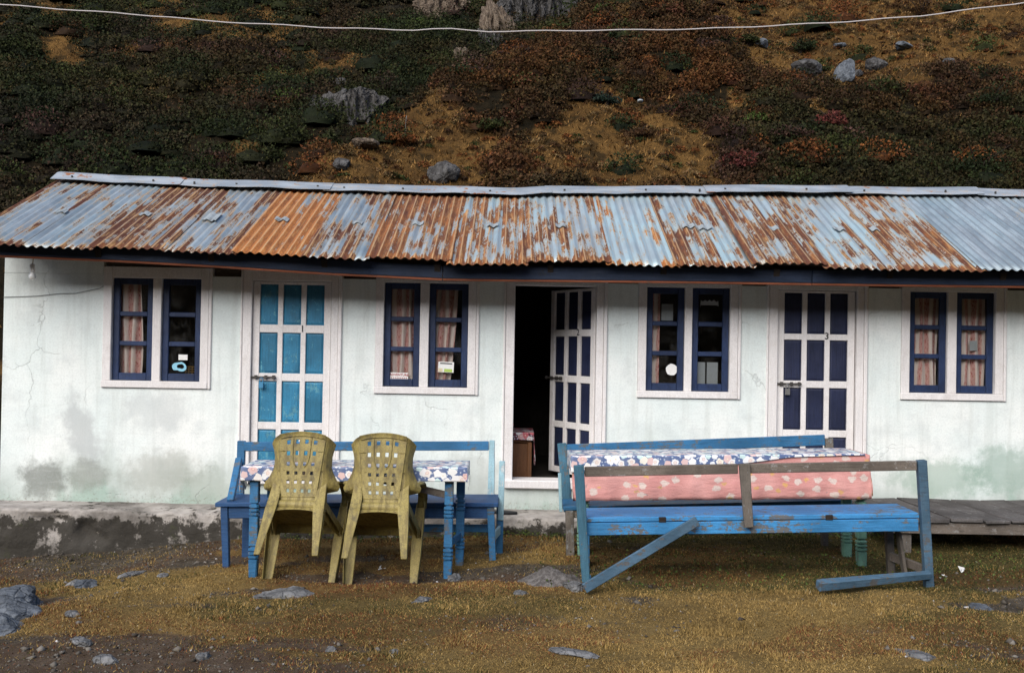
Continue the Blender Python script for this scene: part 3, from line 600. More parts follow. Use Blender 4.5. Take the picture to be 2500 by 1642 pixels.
def build_hill_rocks():
    R = rock
    R('rock_outcrop', on_hill(-9.3, 44.9, .0), (4.8, 2.6, 3.0), 21, 'rock_face', 'grey streaked rock face jutting from the dark green left slope', rot=.15, tilt=-.25, sub=6, rough=.6, pillars=.9)
    R('rock_outcrop', on_hill(-10.4, 49.5, .05), (1.3, 1.1, 1.0), 22, 'rock_hill', 'small grey rock just above the streaked rock face', sub=4)
    R('rock_outcrop', on_hill(.9, 60.6, .3), (4.2, 3.4, 5.6), 23, 'rock_face', 'biggest grey crag at the top middle of the picture', tilt=-.25, sub=6, rough=.8, pillars=.9)
    R('rock_outcrop', on_hill(-1.2, 58.2, .2), (2.4, 2.4, 4.2), 24, 'rock_warm', 'tan crag left of the biggest grey crag', rot=.5, tilt=-.25, sub=6, rough=.8, pillars=.9)
    R('rock_outcrop', on_hill(3.4, 60.6, .1), (3.4, 2.6, 3.4), 28, 'rock_face', 'dark crag right of the biggest grey crag', rot=-.3, tilt=-.3, sub=6, rough=.8, pillars=.9)
    R('rock_outcrop', on_hill(-1.6, 55.6, .0), (2.0, 1.8, 3.0), 29, 'rock_face', 'narrow grey crag below the tan crag', rot=.2, tilt=-.25, sub=6, rough=.8, pillars=.9)
    R('rock_outcrop', on_hill(-5.6, 63.6, .0), (5.2, 3.0, 2.8), 25, 'rock_warm', 'brown rocky ledge with rust grass at the top edge', rot=.3, tilt=-.3, sub=6, rough=.8, pillars=.8)
    R('rock_outcrop', on_hill(-3.4, 52.9, .0), (1.2, 1.1, 1.6), 26, 'rock_warm', 'pale upright rock below and left of the narrow crag', pillars=.6, sub=5)
    R('rock_outcrop', on_hill(-1.2, 48.5, .0), (1.0, 1.1, 1.7), 27, 'rock_face', 'thin dark rock in the gully beside the spur', pillars=.6, sub=5)
    R('boulder', on_hill(10.8, 28.2, .06), (1.25, 1.0, .85), 31, 'rock_hill', 'brown grey boulder leftmost of the three on the spur', rot=.3)
    R('boulder', on_hill(12.08, 27.4, .12), (.85, .8, 1.15), 32, 'rock_blue', 'pale blue grey upright boulder in the middle of the three on the spur', rot=.5, tilt=.4)
    R('boulder', on_hill(14.0, 29.6, .08), (.85, .8, .65), 33, 'rock_hill', 'grey boulder rightmost of the three on the spur')
    R('boulder', on_hill(12.9, 28.6, .05), (.5, .5, .35), 37, 'rock_hill', 'small grey stone between the upright and the right boulder')
    R('boulder', on_hill(15.37, 30.5, .05), (.75, .7, .35), 34, 'rock_blue', 'low blue grey stone in open grass above the boulders')
    R('boulder', on_hill(9.74, 30.6, .05), (.6, .6, .45), 35, 'rock_blue', 'blue grey stone beside a dark bush high on the spur')
    R('boulder', on_hill(13.2, 31.6, .03), (.5, .5, .25), 36, 'rock_blue', 'small flat stone in grass high on the spur')
    R('boulder', on_hill(16.0, 27.8, .02), (.6, .5, .3), 38, 'rock_hill', 'low stone in open grass right of the boulders')
    R('boulder', on_hill(-2.1, 20.5, .1), (1.0, .9, .75), 39, 'rock_hill', 'grey boulder showing just above the roof ridge', sub=4)
    R('boulder', on_hill(-4.7, 21.9, .05), (.9, .8, .4), 40, 'rock_warm', 'tan flat boulder at the foot of the spur edge')
    R('boulder', on_hill(-5.1, 20.4, .03), (.6, .6, .4), 42, 'rock_hill', 'grey stone at the lowest left end of the spur')
    R('boulder', on_hill(4.36, 25.9, .15), (.24, .22, .14), 41, 'patch', 'small white stone amid brown scrub', sub=3)
build_hill_rocks()
def bush(name, x, y, r, key, label, n=600, lsz=.085, hgt=.85, seed=0, twig=False):
    rs = np.random.default_rng(1000 + seed); z = float(hill(x, y))
    root = empty(name, (x, y, z + .12)); tag(root, label, 'shrub')
    p = bush_points(n, rs) * np.array([r, r, r * hgt]); T = leaf_tris(p, rs.uniform(.6, 1.4, n) * lsz, rs); V = T.reshape(-1, 3)
    me = npmesh('crown', V, np.arange(len(V)).reshape(-1, 3)); c = np.array(SHRUB[key]) * rs.uniform(.6, 1.5, (n, 1)) * rs.uniform(.88, 1.12, (n, 3))
    setcol(me, 'tint', np.repeat(c, 3, 0)); crown = link('crown', me, 'leaves', root)
    b = MB()
    for k in range(7):
        a = rs.uniform(0, 6.28); q = rs.uniform(.3, .75) * r; h = rs.uniform(.4, .8) * r * hgt
        b.tube([(0, 0, -.3), (math.cos(a) * q * .4, math.sin(a) * q * .4, h * .55), (math.cos(a) * q, math.sin(a) * q, h)], [.03, .02, .008], 5)
    b.build('stem', 'darkwood', root, bevel=0)
def build_bushes():
    L = [(7.95, 24.2, .62, 'green', 'bright green bush in the middle of the brown spur'), (11.72, 32.0, .95, 'dark', 'large round dark bush above the boulders'),
         (7.97, 32.4, .7, 'brown', 'round dark brown bush near the top of the spur'), (3.09, 25.0, .55, 'teal', 'blue green bush beside the small white stone'),
         (10.37, 23.6, .8, 'red', 'crimson tinged bush below the upright boulder'), (7.0, 21.2, .9, 'red', 'pinkish red bush just above the roof ridge'),
         (3.97, 22.9, .65, 'brown', 'round brown bush in tan grass left of the red bushes'), (12.3, 26.0, .9, 'dark', 'dark bush under the pale upright boulder'),
         (-.66, 23.6, .7, 'olive', 'olive bush near the left edge of the spur'), (6.0, 25.7, .8, 'brown', 'wide brown bush left of the bright green bush'),
         (16.5, 25.5, 1.2, 'dark', 'big dark bush at the right edge below the open grass'), (14.1, 21.3, 1.3, 'dark', 'big dark bush behind the right end of the roof'),
         (18.2, 35.7, 1.6, 'brown', 'large dark shrub at the top right corner'), (9.2, 30.3, .55, 'olive', 'small olive bush left of a blue grey stone'),
         (-3.7, 22.6, .6, 'rust', 'rust coloured bush at the left foot of the spur'), (8.6, 22.4, .8, 'purple', 'dull purple bush right of the bright green bush'),
         (3.66, 33.0, .6, 'green', 'yellow green bush high on the spur edge under the crag')]
    for i, (x, y, r, k, lb) in enumerate(L): bush('shrub', x, y, r, k, lb, seed=i, n=900 if r > .8 else 600)
    o = MB().tube([on_hill(-3.59, 23.4, -.2), on_hill(-3.59, 23.4, .2), on_hill(-3.56, 23.4, .36)], [.018, .016, .012]).build('wooden_stake', 'oldwood_z', bevel=0)
    tag(o, 'thin pale stake standing on the crest of the spur', 'stake')
build_bushes()

# ------------------------------------------------------------------ the house
HOUSE = empty('house', (0, 0, 0)); tag(HOUSE, 'long low whitewashed lodge with rusty corrugated roof and blue doors', 'house')
X0, X1 = -4.60, 6.2
def sag(x): return np.interp(x, [-4.9, -3.3, -2.4, -1.4, -.5, .3, 6.5], [.095, .058, .04, .004, -.012, 0, 0])
def ridge_z(x): return np.interp(x, [-4.7, -3.5, -1.9, -.5, 0, .3, 1.9, 3.4, 4.7, 6.4], [3.345, 3.308, 3.293, 3.275, 3.273, 3.292, 3.323, 3.349, 3.366, 3.36])
EAVE_Y, RIDGE_Y, BACK_Y = -.65, 1.3, 3.0
WIN = [  # opening x0,x1 (inside the jambs), bottom of sashes, mullion x0,x1
    (-3.622, -2.815, 1.271, -3.252, -3.175), (-1.160, -.398, 1.258, -.834, -.753), (1.215, 1.969, 1.262, 1.561, 1.628), (3.594, 4.368, 1.285, 3.939, 4.020)]
DOOR = [(-2.350, -1.640), (.028, .758), (2.405, 3.110)]
TOPZ = 2.19
def build_walls():
    holes = [(a - .077, b + .098, c - .068, 2.5) for a, b, c, _, _ in WIN] + [(a - .10, b + .10, .365, 2.5) for a, b in DOOR]
    top = 2.225
    xs = sorted({X0, X1} | {h[0] for h in holes} | {h[1] for h in holes} | set(np.round(np.linspace(X0, X1, 40), 3)))
    zs = sorted({.10, top} | {h[2] for h in holes} | set(np.round(np.linspace(.1, top, 9), 3)))
    def inside(x, z): return any(h[0] < x < h[1] and h[2] < z < h[3] for h in holes)
    mb = MB(); idx = {}
    def vid(i, k, back):
        key = (i, k, back)
        if key not in idx: idx[key] = len(mb.v); mb.v.append((xs[i], .20 if back else 0.0, zs[k]))
        return idx[key]
    nx, nz = len(xs) - 1, len(zs) - 1
    solid = [[not inside((xs[i] + xs[i + 1]) / 2, (zs[k] + zs[k + 1]) / 2) for k in range(nz)] for i in range(nx)]
    for i in range(nx):
        for k in range(nz):
            if not solid[i][k]: continue
            mb.f.append((vid(i, k, 0), vid(i + 1, k, 0), vid(i + 1, k + 1, 0), vid(i, k + 1, 0)))
            mb.f.append((vid(i, k, 1), vid(i, k + 1, 1), vid(i + 1, k + 1, 1), vid(i + 1, k, 1)))
            for di, dk, e in ((-1, 0, ((i, k), (i, k + 1))), (1, 0, ((i + 1, k + 1), (i + 1, k))), (0, -1, ((i + 1, k), (i, k))), (0, 1, ((i, k + 1), (i + 1, k + 1)))):
                a, b = i + di, k + dk
                if 0 <= a < nx and 0 <= b < nz and solid[a][b]: continue
                (p, q), (r, s) = e
                mb.f.append((vid(p, q, 0), vid(r, s, 0), vid(r, s, 1), vid(p, q, 1)))
    mb.build('wall', 'plaster', HOUSE, bevel=.006)
    MB().box((X0, .0, top + .001), (-3.702, .055, 2.40)).build('wall', 'plaster', HOUSE, bevel=.003)
    w = MB()   # gable ends and back wall
    for xa, xb in ((X0, X0 + .18), (X1 - .18, X1)):
        w.loft([[(xa, .2, .1), (xb, .2, .1), (xb, 2.6, .1), (xa, 2.6, .1)], [(xa, .2, 2.4), (xb, .2, 2.4), (xb, 2.6, 2.4), (xa, 2.6, 2.4)], [(xa, 1.2, 3.1), (xb, 1.2, 3.1), (xb, 1.35, 3.1), (xa, 1.35, 3.1)]])
    w.build('gable_wall', 'plaster', HOUSE, bevel=0)
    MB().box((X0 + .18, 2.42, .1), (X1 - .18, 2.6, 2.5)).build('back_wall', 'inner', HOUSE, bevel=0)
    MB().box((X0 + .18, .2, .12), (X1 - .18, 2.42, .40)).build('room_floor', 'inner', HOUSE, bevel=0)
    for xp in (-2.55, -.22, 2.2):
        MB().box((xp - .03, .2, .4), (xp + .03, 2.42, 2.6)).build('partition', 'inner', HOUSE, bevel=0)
    MB().box((X0 + .1, .06, top + .002), (X1 - .1, .18, 2.62)).build('wall_plate', 'oldwood', HOUSE, bevel=0)
    # ledge
    nx_, nz_ = 420, 22; xs_ = np.linspace(X0 - .12, X1, nx_)
    prof = [(0.0, .174), (-.2, .176), (-.36, .174), (-.415, .170), (-.43, .158)] + [(-.43, z) for z in np.linspace(.145, -.45, nz_ - 5)]
    Y = np.array([p[0] for p in prof]); Z = np.array([p[1] for p in prof])
    XX, K = np.meshgrid(xs_, np.arange(nz_), indexing='ij'); YY = Y[K]; ZZ = Z[K]
    front = (K >= 3)
    n1 = fbm(XX * 3.1, ZZ * 5, 201, 5) - .5; n2 = fbm(XX * 9, ZZ * 11 + YY * 7, 207, 4) - .5
    hole = sstep(.60, .68, fbm(XX * 2.6 + 5, ZZ * 4.5, 219, 4)) * (K >= 6)
    YY = YY + np.where(front, .035 * n1 + .03 * n2 + .05 * hole, .0)
    ZZ = ZZ + np.where(K < 6, .016 * (fbm(XX * 4, YY * 5, 230, 4) - .5) - .02 * sstep(.6, .75, fbm(XX * 5, XX * 0, 233, 3)) * (K >= 2), 0)
    YY = np.where(K == 0, .03, YY)
    me = npmesh('ledge', np.stack([XX, YY, ZZ], -1).reshape(-1, 3), grid(nx_, nz_)[:, ::-1]); link('ledge', me, 'ledge', HOUSE, smooth=True)
    MB().loft([[(X0 - .12, -.42, -.5), (X0 - .12, -.42, .16), (X0 - .12, .03, .172), (X0 - .12, .03, -.5)], [(X0 - .119, -.42, -.5), (X0 - .119, -.42, .16), (X0 - .119, .03, .172), (X0 - .119, .03, -.5)]]).build('ledge_end', 'ledge', HOUSE, bevel=0)
build_walls()

def build_window(i):
    a, b, zb, m0, m1 = WIN[i]; top = TOPZ + .01; f = MB()
    f.box((a - .075, -.012, zb), (a, .12, 2.30)).box((b, -.012, zb), (b + .072, .12, 2.30)).box((m0, -.004, zb), (m1, .12, top))
    f.box((a, -.008, top), (b, .12, 2.30)).box((a - .080, -.020, zb - .062), (b + .0725, .13, zb))
    w = f.build('window', 'trim', HOUSE, bevel=.004)
    MB().box((b + .074, -.018, zb - .066), (b + .101, .10, 2.30)).build('casing_strip', 'trim', w, bevel=.006)
    for sx0, sx1 in ((a, m0), (m1, b)):
        y0, y1 = .030, .068; st = .058; s = MB(); e = .002
        x0, x1 = sx0 + e, sx1 - e; z0, z1 = zb + e, top - e
        s.box((x0, y0, z0), (x0 + st, y1, z1)).box((x1 - st, y0, z0), (x1, y1, z1)).box((x0 + st, y0 + .002, z0), (x1 - st, y1, z0 + .068)).box((x0 + st, y0 + .002, z1 - .055), (x1 - st, y1, z1))
        h = (z1 - .055 - z0 - .068)
        for k in (1, 2):
            zc = z0 + .068 + h * k / 3; s.box((x0 + st, y0 + .004, zc - .021), (x1 - st, y1 - .003, zc + .021))
        s.build('sash', 'sash', w, bevel=.005)
        for k in range(3):
            za = z0 + .068 + h * k / 3 + (.021 if k else 0); zc = z0 + .068 + h * (k + 1) / 3 - (.021 if k < 2 else 0)
            MB().box((x0 + st, .050, za), (x1 - st, .053, zc)).build('pane', 'glass', w, bevel=0)
for i in range(4): build_window(i)

def door_leaf(w, zlo, zhi, mat, num, parent, M, rows, lock):
    """leaf in its own frame: x from 0 to w, front at y=0"""
    st = .048; g = MB(); cw = (w - 4 * st) / 3 if False else None
    xe = [.062, w - .062]; mull = .046
    pw = (xe[1] - xe[0] - 2 * mull) / 3
    g.box((0, 0, zlo), (xe[0], .035, zhi)).box((xe[1], 0, zlo), (w, .035, zhi))
    for k in (1, 2): g.box((xe[0] + pw * k + mull * (k - 1), .0015, zlo), (xe[0] + (pw + mull) * k, .035, zhi))
    zz = [zlo] + [r for r in rows] + [zhi]
    bars = [(zlo, rows[0][0])]
    for q in range(len(rows) - 1): bars.append((rows[q][1], rows[q + 1][0]))
    bars.append((rows[-1][1], zhi))
    for za, zb in bars: g.box((xe[0], .003, za), (xe[1], .034, zb))
    d = g.build('door', 'trim', parent, bevel=.003, M=M)
    for za, zb in rows:
        for k in range(3):
            x0 = xe[0] + (pw + mull) * k; x1 = x0 + pw; p = MB(); c = .022
            p.loft([[(x0, .022, za), (x1, .022, za), (x1, .022, zb), (x0, .022, zb)], [(x0 + c, .012, za + c), (x1 - c, .012, za + c), (x1 - c, .012, zb - c), (x0 + c, .012, zb - c)]], cap=False)
            p.f.append((7, 6, 5, 4)); p.f.append((0, 1, 2, 3))
            p.f = [tuple(reversed(q)) for q in p.f]
            p.build('panel', mat, d, bevel=0, M=M)
    me = text_mesh(num, .085, .001, .001); me.transform(M @ Matrix.Translation((xe[0] + pw * 2 + mull * 1.35, -.0015, rows[-2][1] + .036)) @ Matrix.Rotation(rad(RND.uniform(-6, 6)), 4, 'Y'))
    link('number', me, 'ink', d)
    zb_ = rows[-3][1] + .035 if len(rows) > 2 else 1.3
    bl = MB().tube([(-.05, -.018, zb_), (.22, -.018, zb_)], .008, 8)
    for xx in (-.04, .04, .13, .20): bl.box((xx - .012, -.026, zb_ - .016), (xx + .012, -.001 if xx > 0 else -.006, zb_ + .016))
    bl.build('bolt', 'iron_dark', d, bevel=.002, M=M)
    if lock:
        pl = MB().box((.072, -.034, zb_ - .100), (.112, -.012, zb_ - .045)); pl.tube([(.078, -.022, zb_ - .05), (.078, -.022, zb_ - .02), (.085, -.022, zb_ - .006), (.099, -.022, zb_ - .006), (.106, -.022, zb_ - .02), (.106, -.022, zb_ - .05)], .004, 6)
        pl.build('padlock', lock, d, bevel=.004, M=M)
    return d
def build_doors():
    rowsets = [[(.48, .852), (.918, 1.290), (1.360, 1.728), (1.800, 2.165)], [(.50, .875), (.935, 1.31), (1.375, 1.745), (1.81, 2.165)], [(.49, .868), (.931, 1.312), (1.375, 1.745), (1.80, 2.171)]]
    for i, (a, b) in enumerate(DOOR):
        f = MB()
        f.box((a - .082, -.014, .372), (a - .004, .13, 2.30)).box((b + .004, -.014, .372), (b + .068, .13, 2.30))
        f.box((a - .004, -.010, 2.195), (b + .004, .13, 2.30))
        fr = f.build('door_frame', 'trim', HOUSE, bevel=.004)
        MB().box((b + .070, -.024, .367), (b + .103, .10, 2.30)).build('casing_strip', 'trim', fr, bevel=.007)
        MB().box((a - .104, -.018, .367), (a - .084, .10, 2.30)).build('casing_strip', 'trim', fr, bevel=.007)
        MB().box((a - .082, -.05, .366), (b + .068, .20, .440)).build('threshold', 'trim', fr, bevel=.008)
        if i == 1:
            M = Matrix.Translation((b - .004, .09, 0)) @ Matrix.Rotation(rad(-58), 4, 'Z') @ Matrix.Translation((-.712, 0, 0))
        else: M = Matrix.Translation((a, .022, 0))
        w = b - a - .004 if i != 1 else .712
        door_leaf(w, .446, 2.190, ('turq', 'navy', 'navy')[i], str(i + 1), HOUSE, M, rowsets[i], ('blue_lock', None, 'steel')[i])
build_doors()

def build_roof():
    rf = MB()
    for x in np.linspace(X0 + .1, X1 - .1, 12):            # rafters
        rf.beam((x, EAVE_Y + .12, 2.30 + sag(x) - .005), (x, RIDGE_Y, ridge_z(x) - .16), .05, .09); rf.beam((x, RIDGE_Y, ridge_z(x) - .16), (x, BACK_Y, 2.45), .05, .09)
    for t in (.06, .4, .75):
        for q in range(8):
            xa, xb = np.linspace(X0, X1, 9)[q:q + 2]; yy = EAVE_Y + .1 + t * 1.9
            zf = lambda x: (1 - (yy - EAVE_Y) / 1.95) * (2.352 + sag(x)) + (yy - EAVE_Y) / 1.95 * ridge_z(x) - .105
            rf.beam((xa, yy, zf(xa)), (xb, yy, zf(xb)), .06, .04)
    roof = rf.build('roof', 'darkwood', HOUSE, bevel=0)
    bounds = [-4.70, -4.17, -3.57, -2.97, -2.37, -1.78, -1.25, -.56, .08, .78, 1.36, 2.0, 2.6, 3.26, 3.93, 4.62, 5.3, 6.3]
    rust = [.44, .38, .60, .50, .74, .44, .72, .54, .52, .30, .44, .56, .44, .55, .0, .08, .5]
    tone = [-.06, -.08, .0, -.02, .30, .0, .12, .14, .08, .26, .06, .03, .0, .08, .1, .1, .2]
    cyan = [.25, .3, .2, .2, .3, .15, .4, .75, .9, 1.0, .8, .7, .8, .9, .25, .2, .1]
    rs = np.random.default_rng(3)
    for i in range(len(bounds) - 1):
        xa, xb = bounds[i], bounds[i + 1] + .045; n = int((xb - xa) / .076 * 8) + 1; m = 14
        xs = np.linspace(xa, xb, n); ts = np.linspace(0, 1, m); X, T = np.meshgrid(xs, ts, indexing='ij')
        e0 = EAVE_Y + rs.uniform(-.035, .015); y = e0 + T * (RIDGE_Y - .015 - e0); tt = (y - EAVE_Y) / (RIDGE_Y - EAVE_Y)
        lift = (.0035 if i % 2 else 0) + .012 * (fbm(X * 1.8, T * 2.5, 300 + i, 3) - .5)
        skew = rs.uniform(-.012, .012) * T
        z = (1 - tt) * (2.352 + sag(X)) + tt * (ridge_z(X) - .045) + .0095 * np.cos(2 * math.pi * X / .076) + lift + .010 * np.clip(rs.normal(), -1.3, 1.3) * (1 - T) + .008 * (X - xa) / (xb - xa) * rs.normal() * (1 - T)
        uv = np.stack([X, T * 2.15], -1).reshape(-1, 2)
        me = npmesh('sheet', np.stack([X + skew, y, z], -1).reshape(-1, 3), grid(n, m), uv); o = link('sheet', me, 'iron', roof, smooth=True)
        o['rust'] = float(rust[i]); o['tone'] = float(tone[i]); o['cyan'] = float(cyan[i]); o['seed'] = float(i * 5.3 + 1); o['lap'] = float(xa)
        md = o.modifiers.new('thickness', 'SOLIDIFY'); md.thickness = .002; md.offset = -1
    # rear slope
    xs = np.arange(-4.7, 6.3, .0127); ts = np.linspace(0, 1, 4); X, T = np.meshgrid(xs, ts, indexing='ij')
    z = (1 - T) * (ridge_z(X) - .045) + T * 2.42 + .0095 * np.cos(2 * math.pi * X / .076); y = RIDGE_Y + .015 + T * (BACK_Y - RIDGE_Y)
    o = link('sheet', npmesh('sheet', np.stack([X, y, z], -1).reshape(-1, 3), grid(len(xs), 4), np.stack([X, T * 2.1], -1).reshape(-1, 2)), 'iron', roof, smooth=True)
    o['rust'] = .5; o['tone'] = .1; o['cyan'] = .2; o['seed'] = 99.0
    md = o.modifiers.new('thickness', 'SOLIDIFY'); md.thickness = .002
    # ridge capping, overlapping folded pieces
    seams = [-4.72, -3.47, -3.04, -1.94, -1.34, -.45, .31, 1.69, 1.95, 3.37, 4.71, 6.2]
    for i in range(len(seams) - 1):
        xa, xb = seams[i], seams[i + 1] + .07; off = rs.uniform(-.006, .014) + (.012 if i in (0, 4, 6, 8) else 0); dr = rs.uniform(-.02, .03)
        rings = []
        for x in np.linspace(xa, xb, 9):
            zr = float(ridge_z(x)) + off + .004 * math.sin(x * 5 + i); b = .004 * math.sin(x * 11 + i * 2)
            rings.append([(x, RIDGE_Y - .215 + dr, zr - .105 + b), (x, RIDGE_Y - .05, zr - .018), (x, RIDGE_Y, zr), (x, RIDGE_Y + .05, zr - .018), (x, RIDGE_Y + .22, zr - .10)])
        o = MB().loft(rings, cap=False, closed=False).build('ridge_cap', 'zinc', roof, bevel=0)
        md = o.modifiers.new('thickness', 'SOLIDIFY'); md.thickness = .003
        for x in np.arange(xa + .2, xb, .83):
            zr = float(ridge_z(x)) + off
            MB().tube([(x, RIDGE_Y - .15, zr - .075), (x, RIDGE_Y - .155, zr - .052)], [.012, .010], 6).build('nail_cap', 'iron_dark', roof, bevel=0)
    # small patches over nail rows
    P = [(-4.19, .09), (-3.42, .11), (-2.80, .15), (-2.15, .12), (-1.45, .09), (-.89, .10), (-.2, .11), (.43, .09), (1.62, .11), (1.77, .13), (2.4, .09), (3.01, .11), (3.34, .08)]
    for k, (x, w) in enumerate(P):
        y = .22 + rs.uniform(-.03, .03); h = .20 if k == 2 else .085; rings = []
        for q in np.linspace(-w / 2, w / 2, 9):
            r = []
            for s_ in (-h / 2, 0, h / 2):
                yy = y + s_ + (q * -.35 if k == 2 else 0); xx = x + q; tt = (yy - EAVE_Y) / 1.95
                zz = (1 - tt) * (2.352 + sag(xx)) + tt * (ridge_z(xx) - .045) + .0095 * math.cos(2 * math.pi * xx / .076) + .014 + rs.uniform(0, .004)
                r.append((xx, yy, float(zz)))
            rings.append(r)
        o = MB().loft(rings, cap=False, closed=False).build('patch', 'patch', roof, bevel=0); md = o.modifiers.new('thickness', 'SOLIDIFY'); md.thickness = .004
    # fascia
    fb = [-4.62, -.60, 2.55, 6.2]; fz = lambda x: float(np.interp(x, [-4.6, -3.5, -2.6, -1.58, -.53, 1.57, 2.97, 6.2], [2.335, 2.309, 2.276, 2.227, 2.195, 2.21, 2.212, 2.23]))
    for i in range(3):
        rings = []; st = []
        for x in np.linspace(fb[i] + .003, fb[i + 1] - .003, 14):
            z = fz(x); rings.append([(x, -.52, z + .012), (x, -.49, z + .012), (x, -.49, z + .125), (x, -.52, z + .125)])
            st.append([(x, -.515, z - .006), (x, -.47, z - .006), (x, -.47, z + .0115), (x, -.515, z + .0115)])
        MB().loft(rings).build('fascia_board', 'fascia', HOUSE, bevel=.003); MB().loft(st).build('fascia_strip', 'strip', HOUSE, bevel=.002)
build_roof()

# ------------------------------------------------------------------ curtains, papers in the windows, small things on the wall
def curtain(x0, x1, z0, z1, y, folds, seed, label, lean=0.0, taper=0.0):
    n, m = 60, 26; u = np.linspace(0, 1, n); t = np.linspace(0, 1, m); U, Tt = np.meshgrid(u, t, indexing='ij')
    wdt = x1 - x0; c = (x0 + x1) / 2 + lean * (1 - Tt); w = wdt * (1 - taper * np.sin(np.pi * Tt))
    Xc = c + (U - .5) * w + .012 * np.sin(Tt * 4 + seed) * np.sin(U * folds * 3)
    Yc = y + .022 * np.sin(U * folds * 2 * math.pi + seed + Tt * .8) * (.5 + .5 * U)
    me = npmesh('curtain', np.stack([Xc, Yc, z0 + Tt * (z1 - z0)], -1).reshape(-1, 3), grid(n, m), np.stack([U * wdt * 2.2, Tt * (z1 - z0)], -1).reshape(-1, 2))
    o = link('curtain', me, 'curtain', smooth=True); md = o.modifiers.new('t', 'SOLIDIFY'); md.thickness = .0015
    return tag(o, label, 'curtain', 'window curtains')
curtain(-3.575, -3.38, 1.29, 2.20, .100, 2.5, 1, 'red and cream curtain behind the left sash of the leftmost window', taper=-.12)
curtain(-1.12, -.875, 1.28, 2.20, .100, 3, 2, 'floral curtain behind the left sash of the window beside the turquoise door')
curtain(-.71, -.50, 1.28, 2.20, .100, 3, 3, 'curtain pulled aside behind the right sash between turquoise and open doors', lean=-.06, taper=-.15)
curtain(1.255, 1.345, 1.28, 2.18, .100, 1, 4, 'narrow strip of curtain in the window right of the open door')
curtain(3.64, 3.90, 1.30, 2.20, .100, 2.5, 5, 'reddish curtain behind the left sash of the rightmost window', taper=.12)
curtain(4.06, 4.32, 1.33, 2.20, .100, 2.5, 6, 'reddish curtain behind the right sash of the rightmost window', taper=.05)
def card(name, x, z, w, h, mat, label, cat, y=.046, rot=0.0, poly=None):
    pts = poly or [(-w / 2, -h / 2), (w / 2, -h / 2), (w / 2, h / 2), (-w / 2, h / 2)]
    o = MB().loft([[(p[0], 0, p[1]) for p in pts], [(p[0], .0012, p[1]) for p in pts]]).build(name, mat, bevel=0)
    o.location = (x, y, z); o.rotation_euler = (0, rad(rot), 0); return tag(o, label, cat)
s1 = card('paper_sign', -1.02, 1.352, .165, .065, 'white_paper', 'white card lettered ADVENTURE in the corner of a window', 'sign', rot=1)
me = text_mesh('ADVENTURE', .030, .0006, .0008); me.transform(Matrix.Translation((0, -.001, .012))); link('lettering', me, 'ink_red', s1)
for k in range(9):
    MB().box((-.07 + k * .0165, -.0012, -.020), (-.07 + k * .0165 + .009, -.0002, -.010)).build('small_print', 'ink_red', s1, bevel=0)
s2 = card('paper_sticker', -.595, 1.442, .142, .095, 'white_paper', 'white and lime sticker in the window beside the open door', 'sticker', rot=2)
MB().box((-.015, -.0012, -.044), (.058, -.0002, -.016)).build('green_panel', 'lime_print', s2, bevel=0); MB().box((-.068, -.0012, -.044), (-.03, -.0002, -.012)).build('cream_panel', 'cream_print', s2, bevel=0)
MB().box((-.055, -.0012, .028), (.055, -.0002, .038)).build('title_bar', 'ink', s2, bevel=0)
card('paper_sticker', -2.985, 1.489, .082, .05, 'white_paper', 'small white paper square in the leftmost window', 'sticker')
rg = MB(); n = 18; ro = [(.055 * math.cos(a) - (.02 if math.cos(a) < -.3 else 0), .042 * math.sin(a) - (.018 if math.cos(a) < -.3 else 0)) for a in np.linspace(0, 2 * math.pi, n, endpoint=False)]
ri = [(p[0] * .5 + .004, p[1] * .5 + .004) for p in ro]
rg.v = [(p[0], 0, p[1]) for p in ro] + [(p[0], 0, p[1]) for p in ri]; rg.f = [(k, (k + 1) % n, n + (k + 1) % n, n + k) for k in range(n)]
o = rg.build('ring_sticker', 'pale_blue_print', bevel=0); o.location = (-3.005, .046, 1.405); o.rotation_euler = (0, .4, 0); md = o.modifiers.new('t', 'SOLIDIFY'); md.thickness = .002
tag(o, 'pale blue and white loop shaped sticker in the leftmost window', 'sticker')
n = 11; card('paper_disc', 1.455, 1.455, .1, .1, 'white_paper', 'white many-sided paper disc in the window right of the open door', 'sticker', poly=[(.052 * math.cos(a) * (1 + .06 * (k % 2)), .052 * math.sin(a) * (1 + .06 * (k % 2))) for k, a in enumerate(np.linspace(0, 2 * math.pi, n, endpoint=False))])
card('paper_notice', 1.41, 1.975, .105, .15, 'grey_paper', 'grey paper sheet in the upper pane right of the open door', 'notice', y=.062)
card('paper_notice', 1.79, 2.065, .17, .055, 'grey_paper', 'tattered strip of paper in the upper pane beside the navy door', 'notice', y=.046, poly=[(-.085, -.05), (-.08, -.02), (.07, -.02), (.082, -.03), (.08, .02), (.06, .012), (.04, .03), (.02, .015), (0, .03), (-.02, .014), (-.04, .028), (-.06, .014), (-.08, .026)])
for xx, w_ in ((1.735, .07), (1.835, .1)):
    card('cardboard_sheet', xx, 1.425, w_, .205, 'grey_paper', 'grey cardboard leaning inside the lower pane, %s piece' % ('narrower left' if w_ < .08 else 'wider right'), 'cardboard', y=.10)
card('paper_notice', 4.20, 1.72, .07, .09, 'grey_paper', 'faded paper square in the middle pane of the rightmost window', 'notice', y=.062, rot=-3)
bk = MB()
for k in range(5):
    bk.tube([(-.06 + k * .03, 0, -.05), (-.06 + k * .03, 0, .05)], .004, 5); bk.tube([(-.065, .004, -.045 + k * .022), (.065, .004, -.045 + k * .022)], .004, 5)
o = bk.build('wicker_basket', 'basket', bevel=0); o.location = (-2.92, .11, 1.36); tag(o, 'brown wicker basket inside the corner of the leftmost window', 'basket')
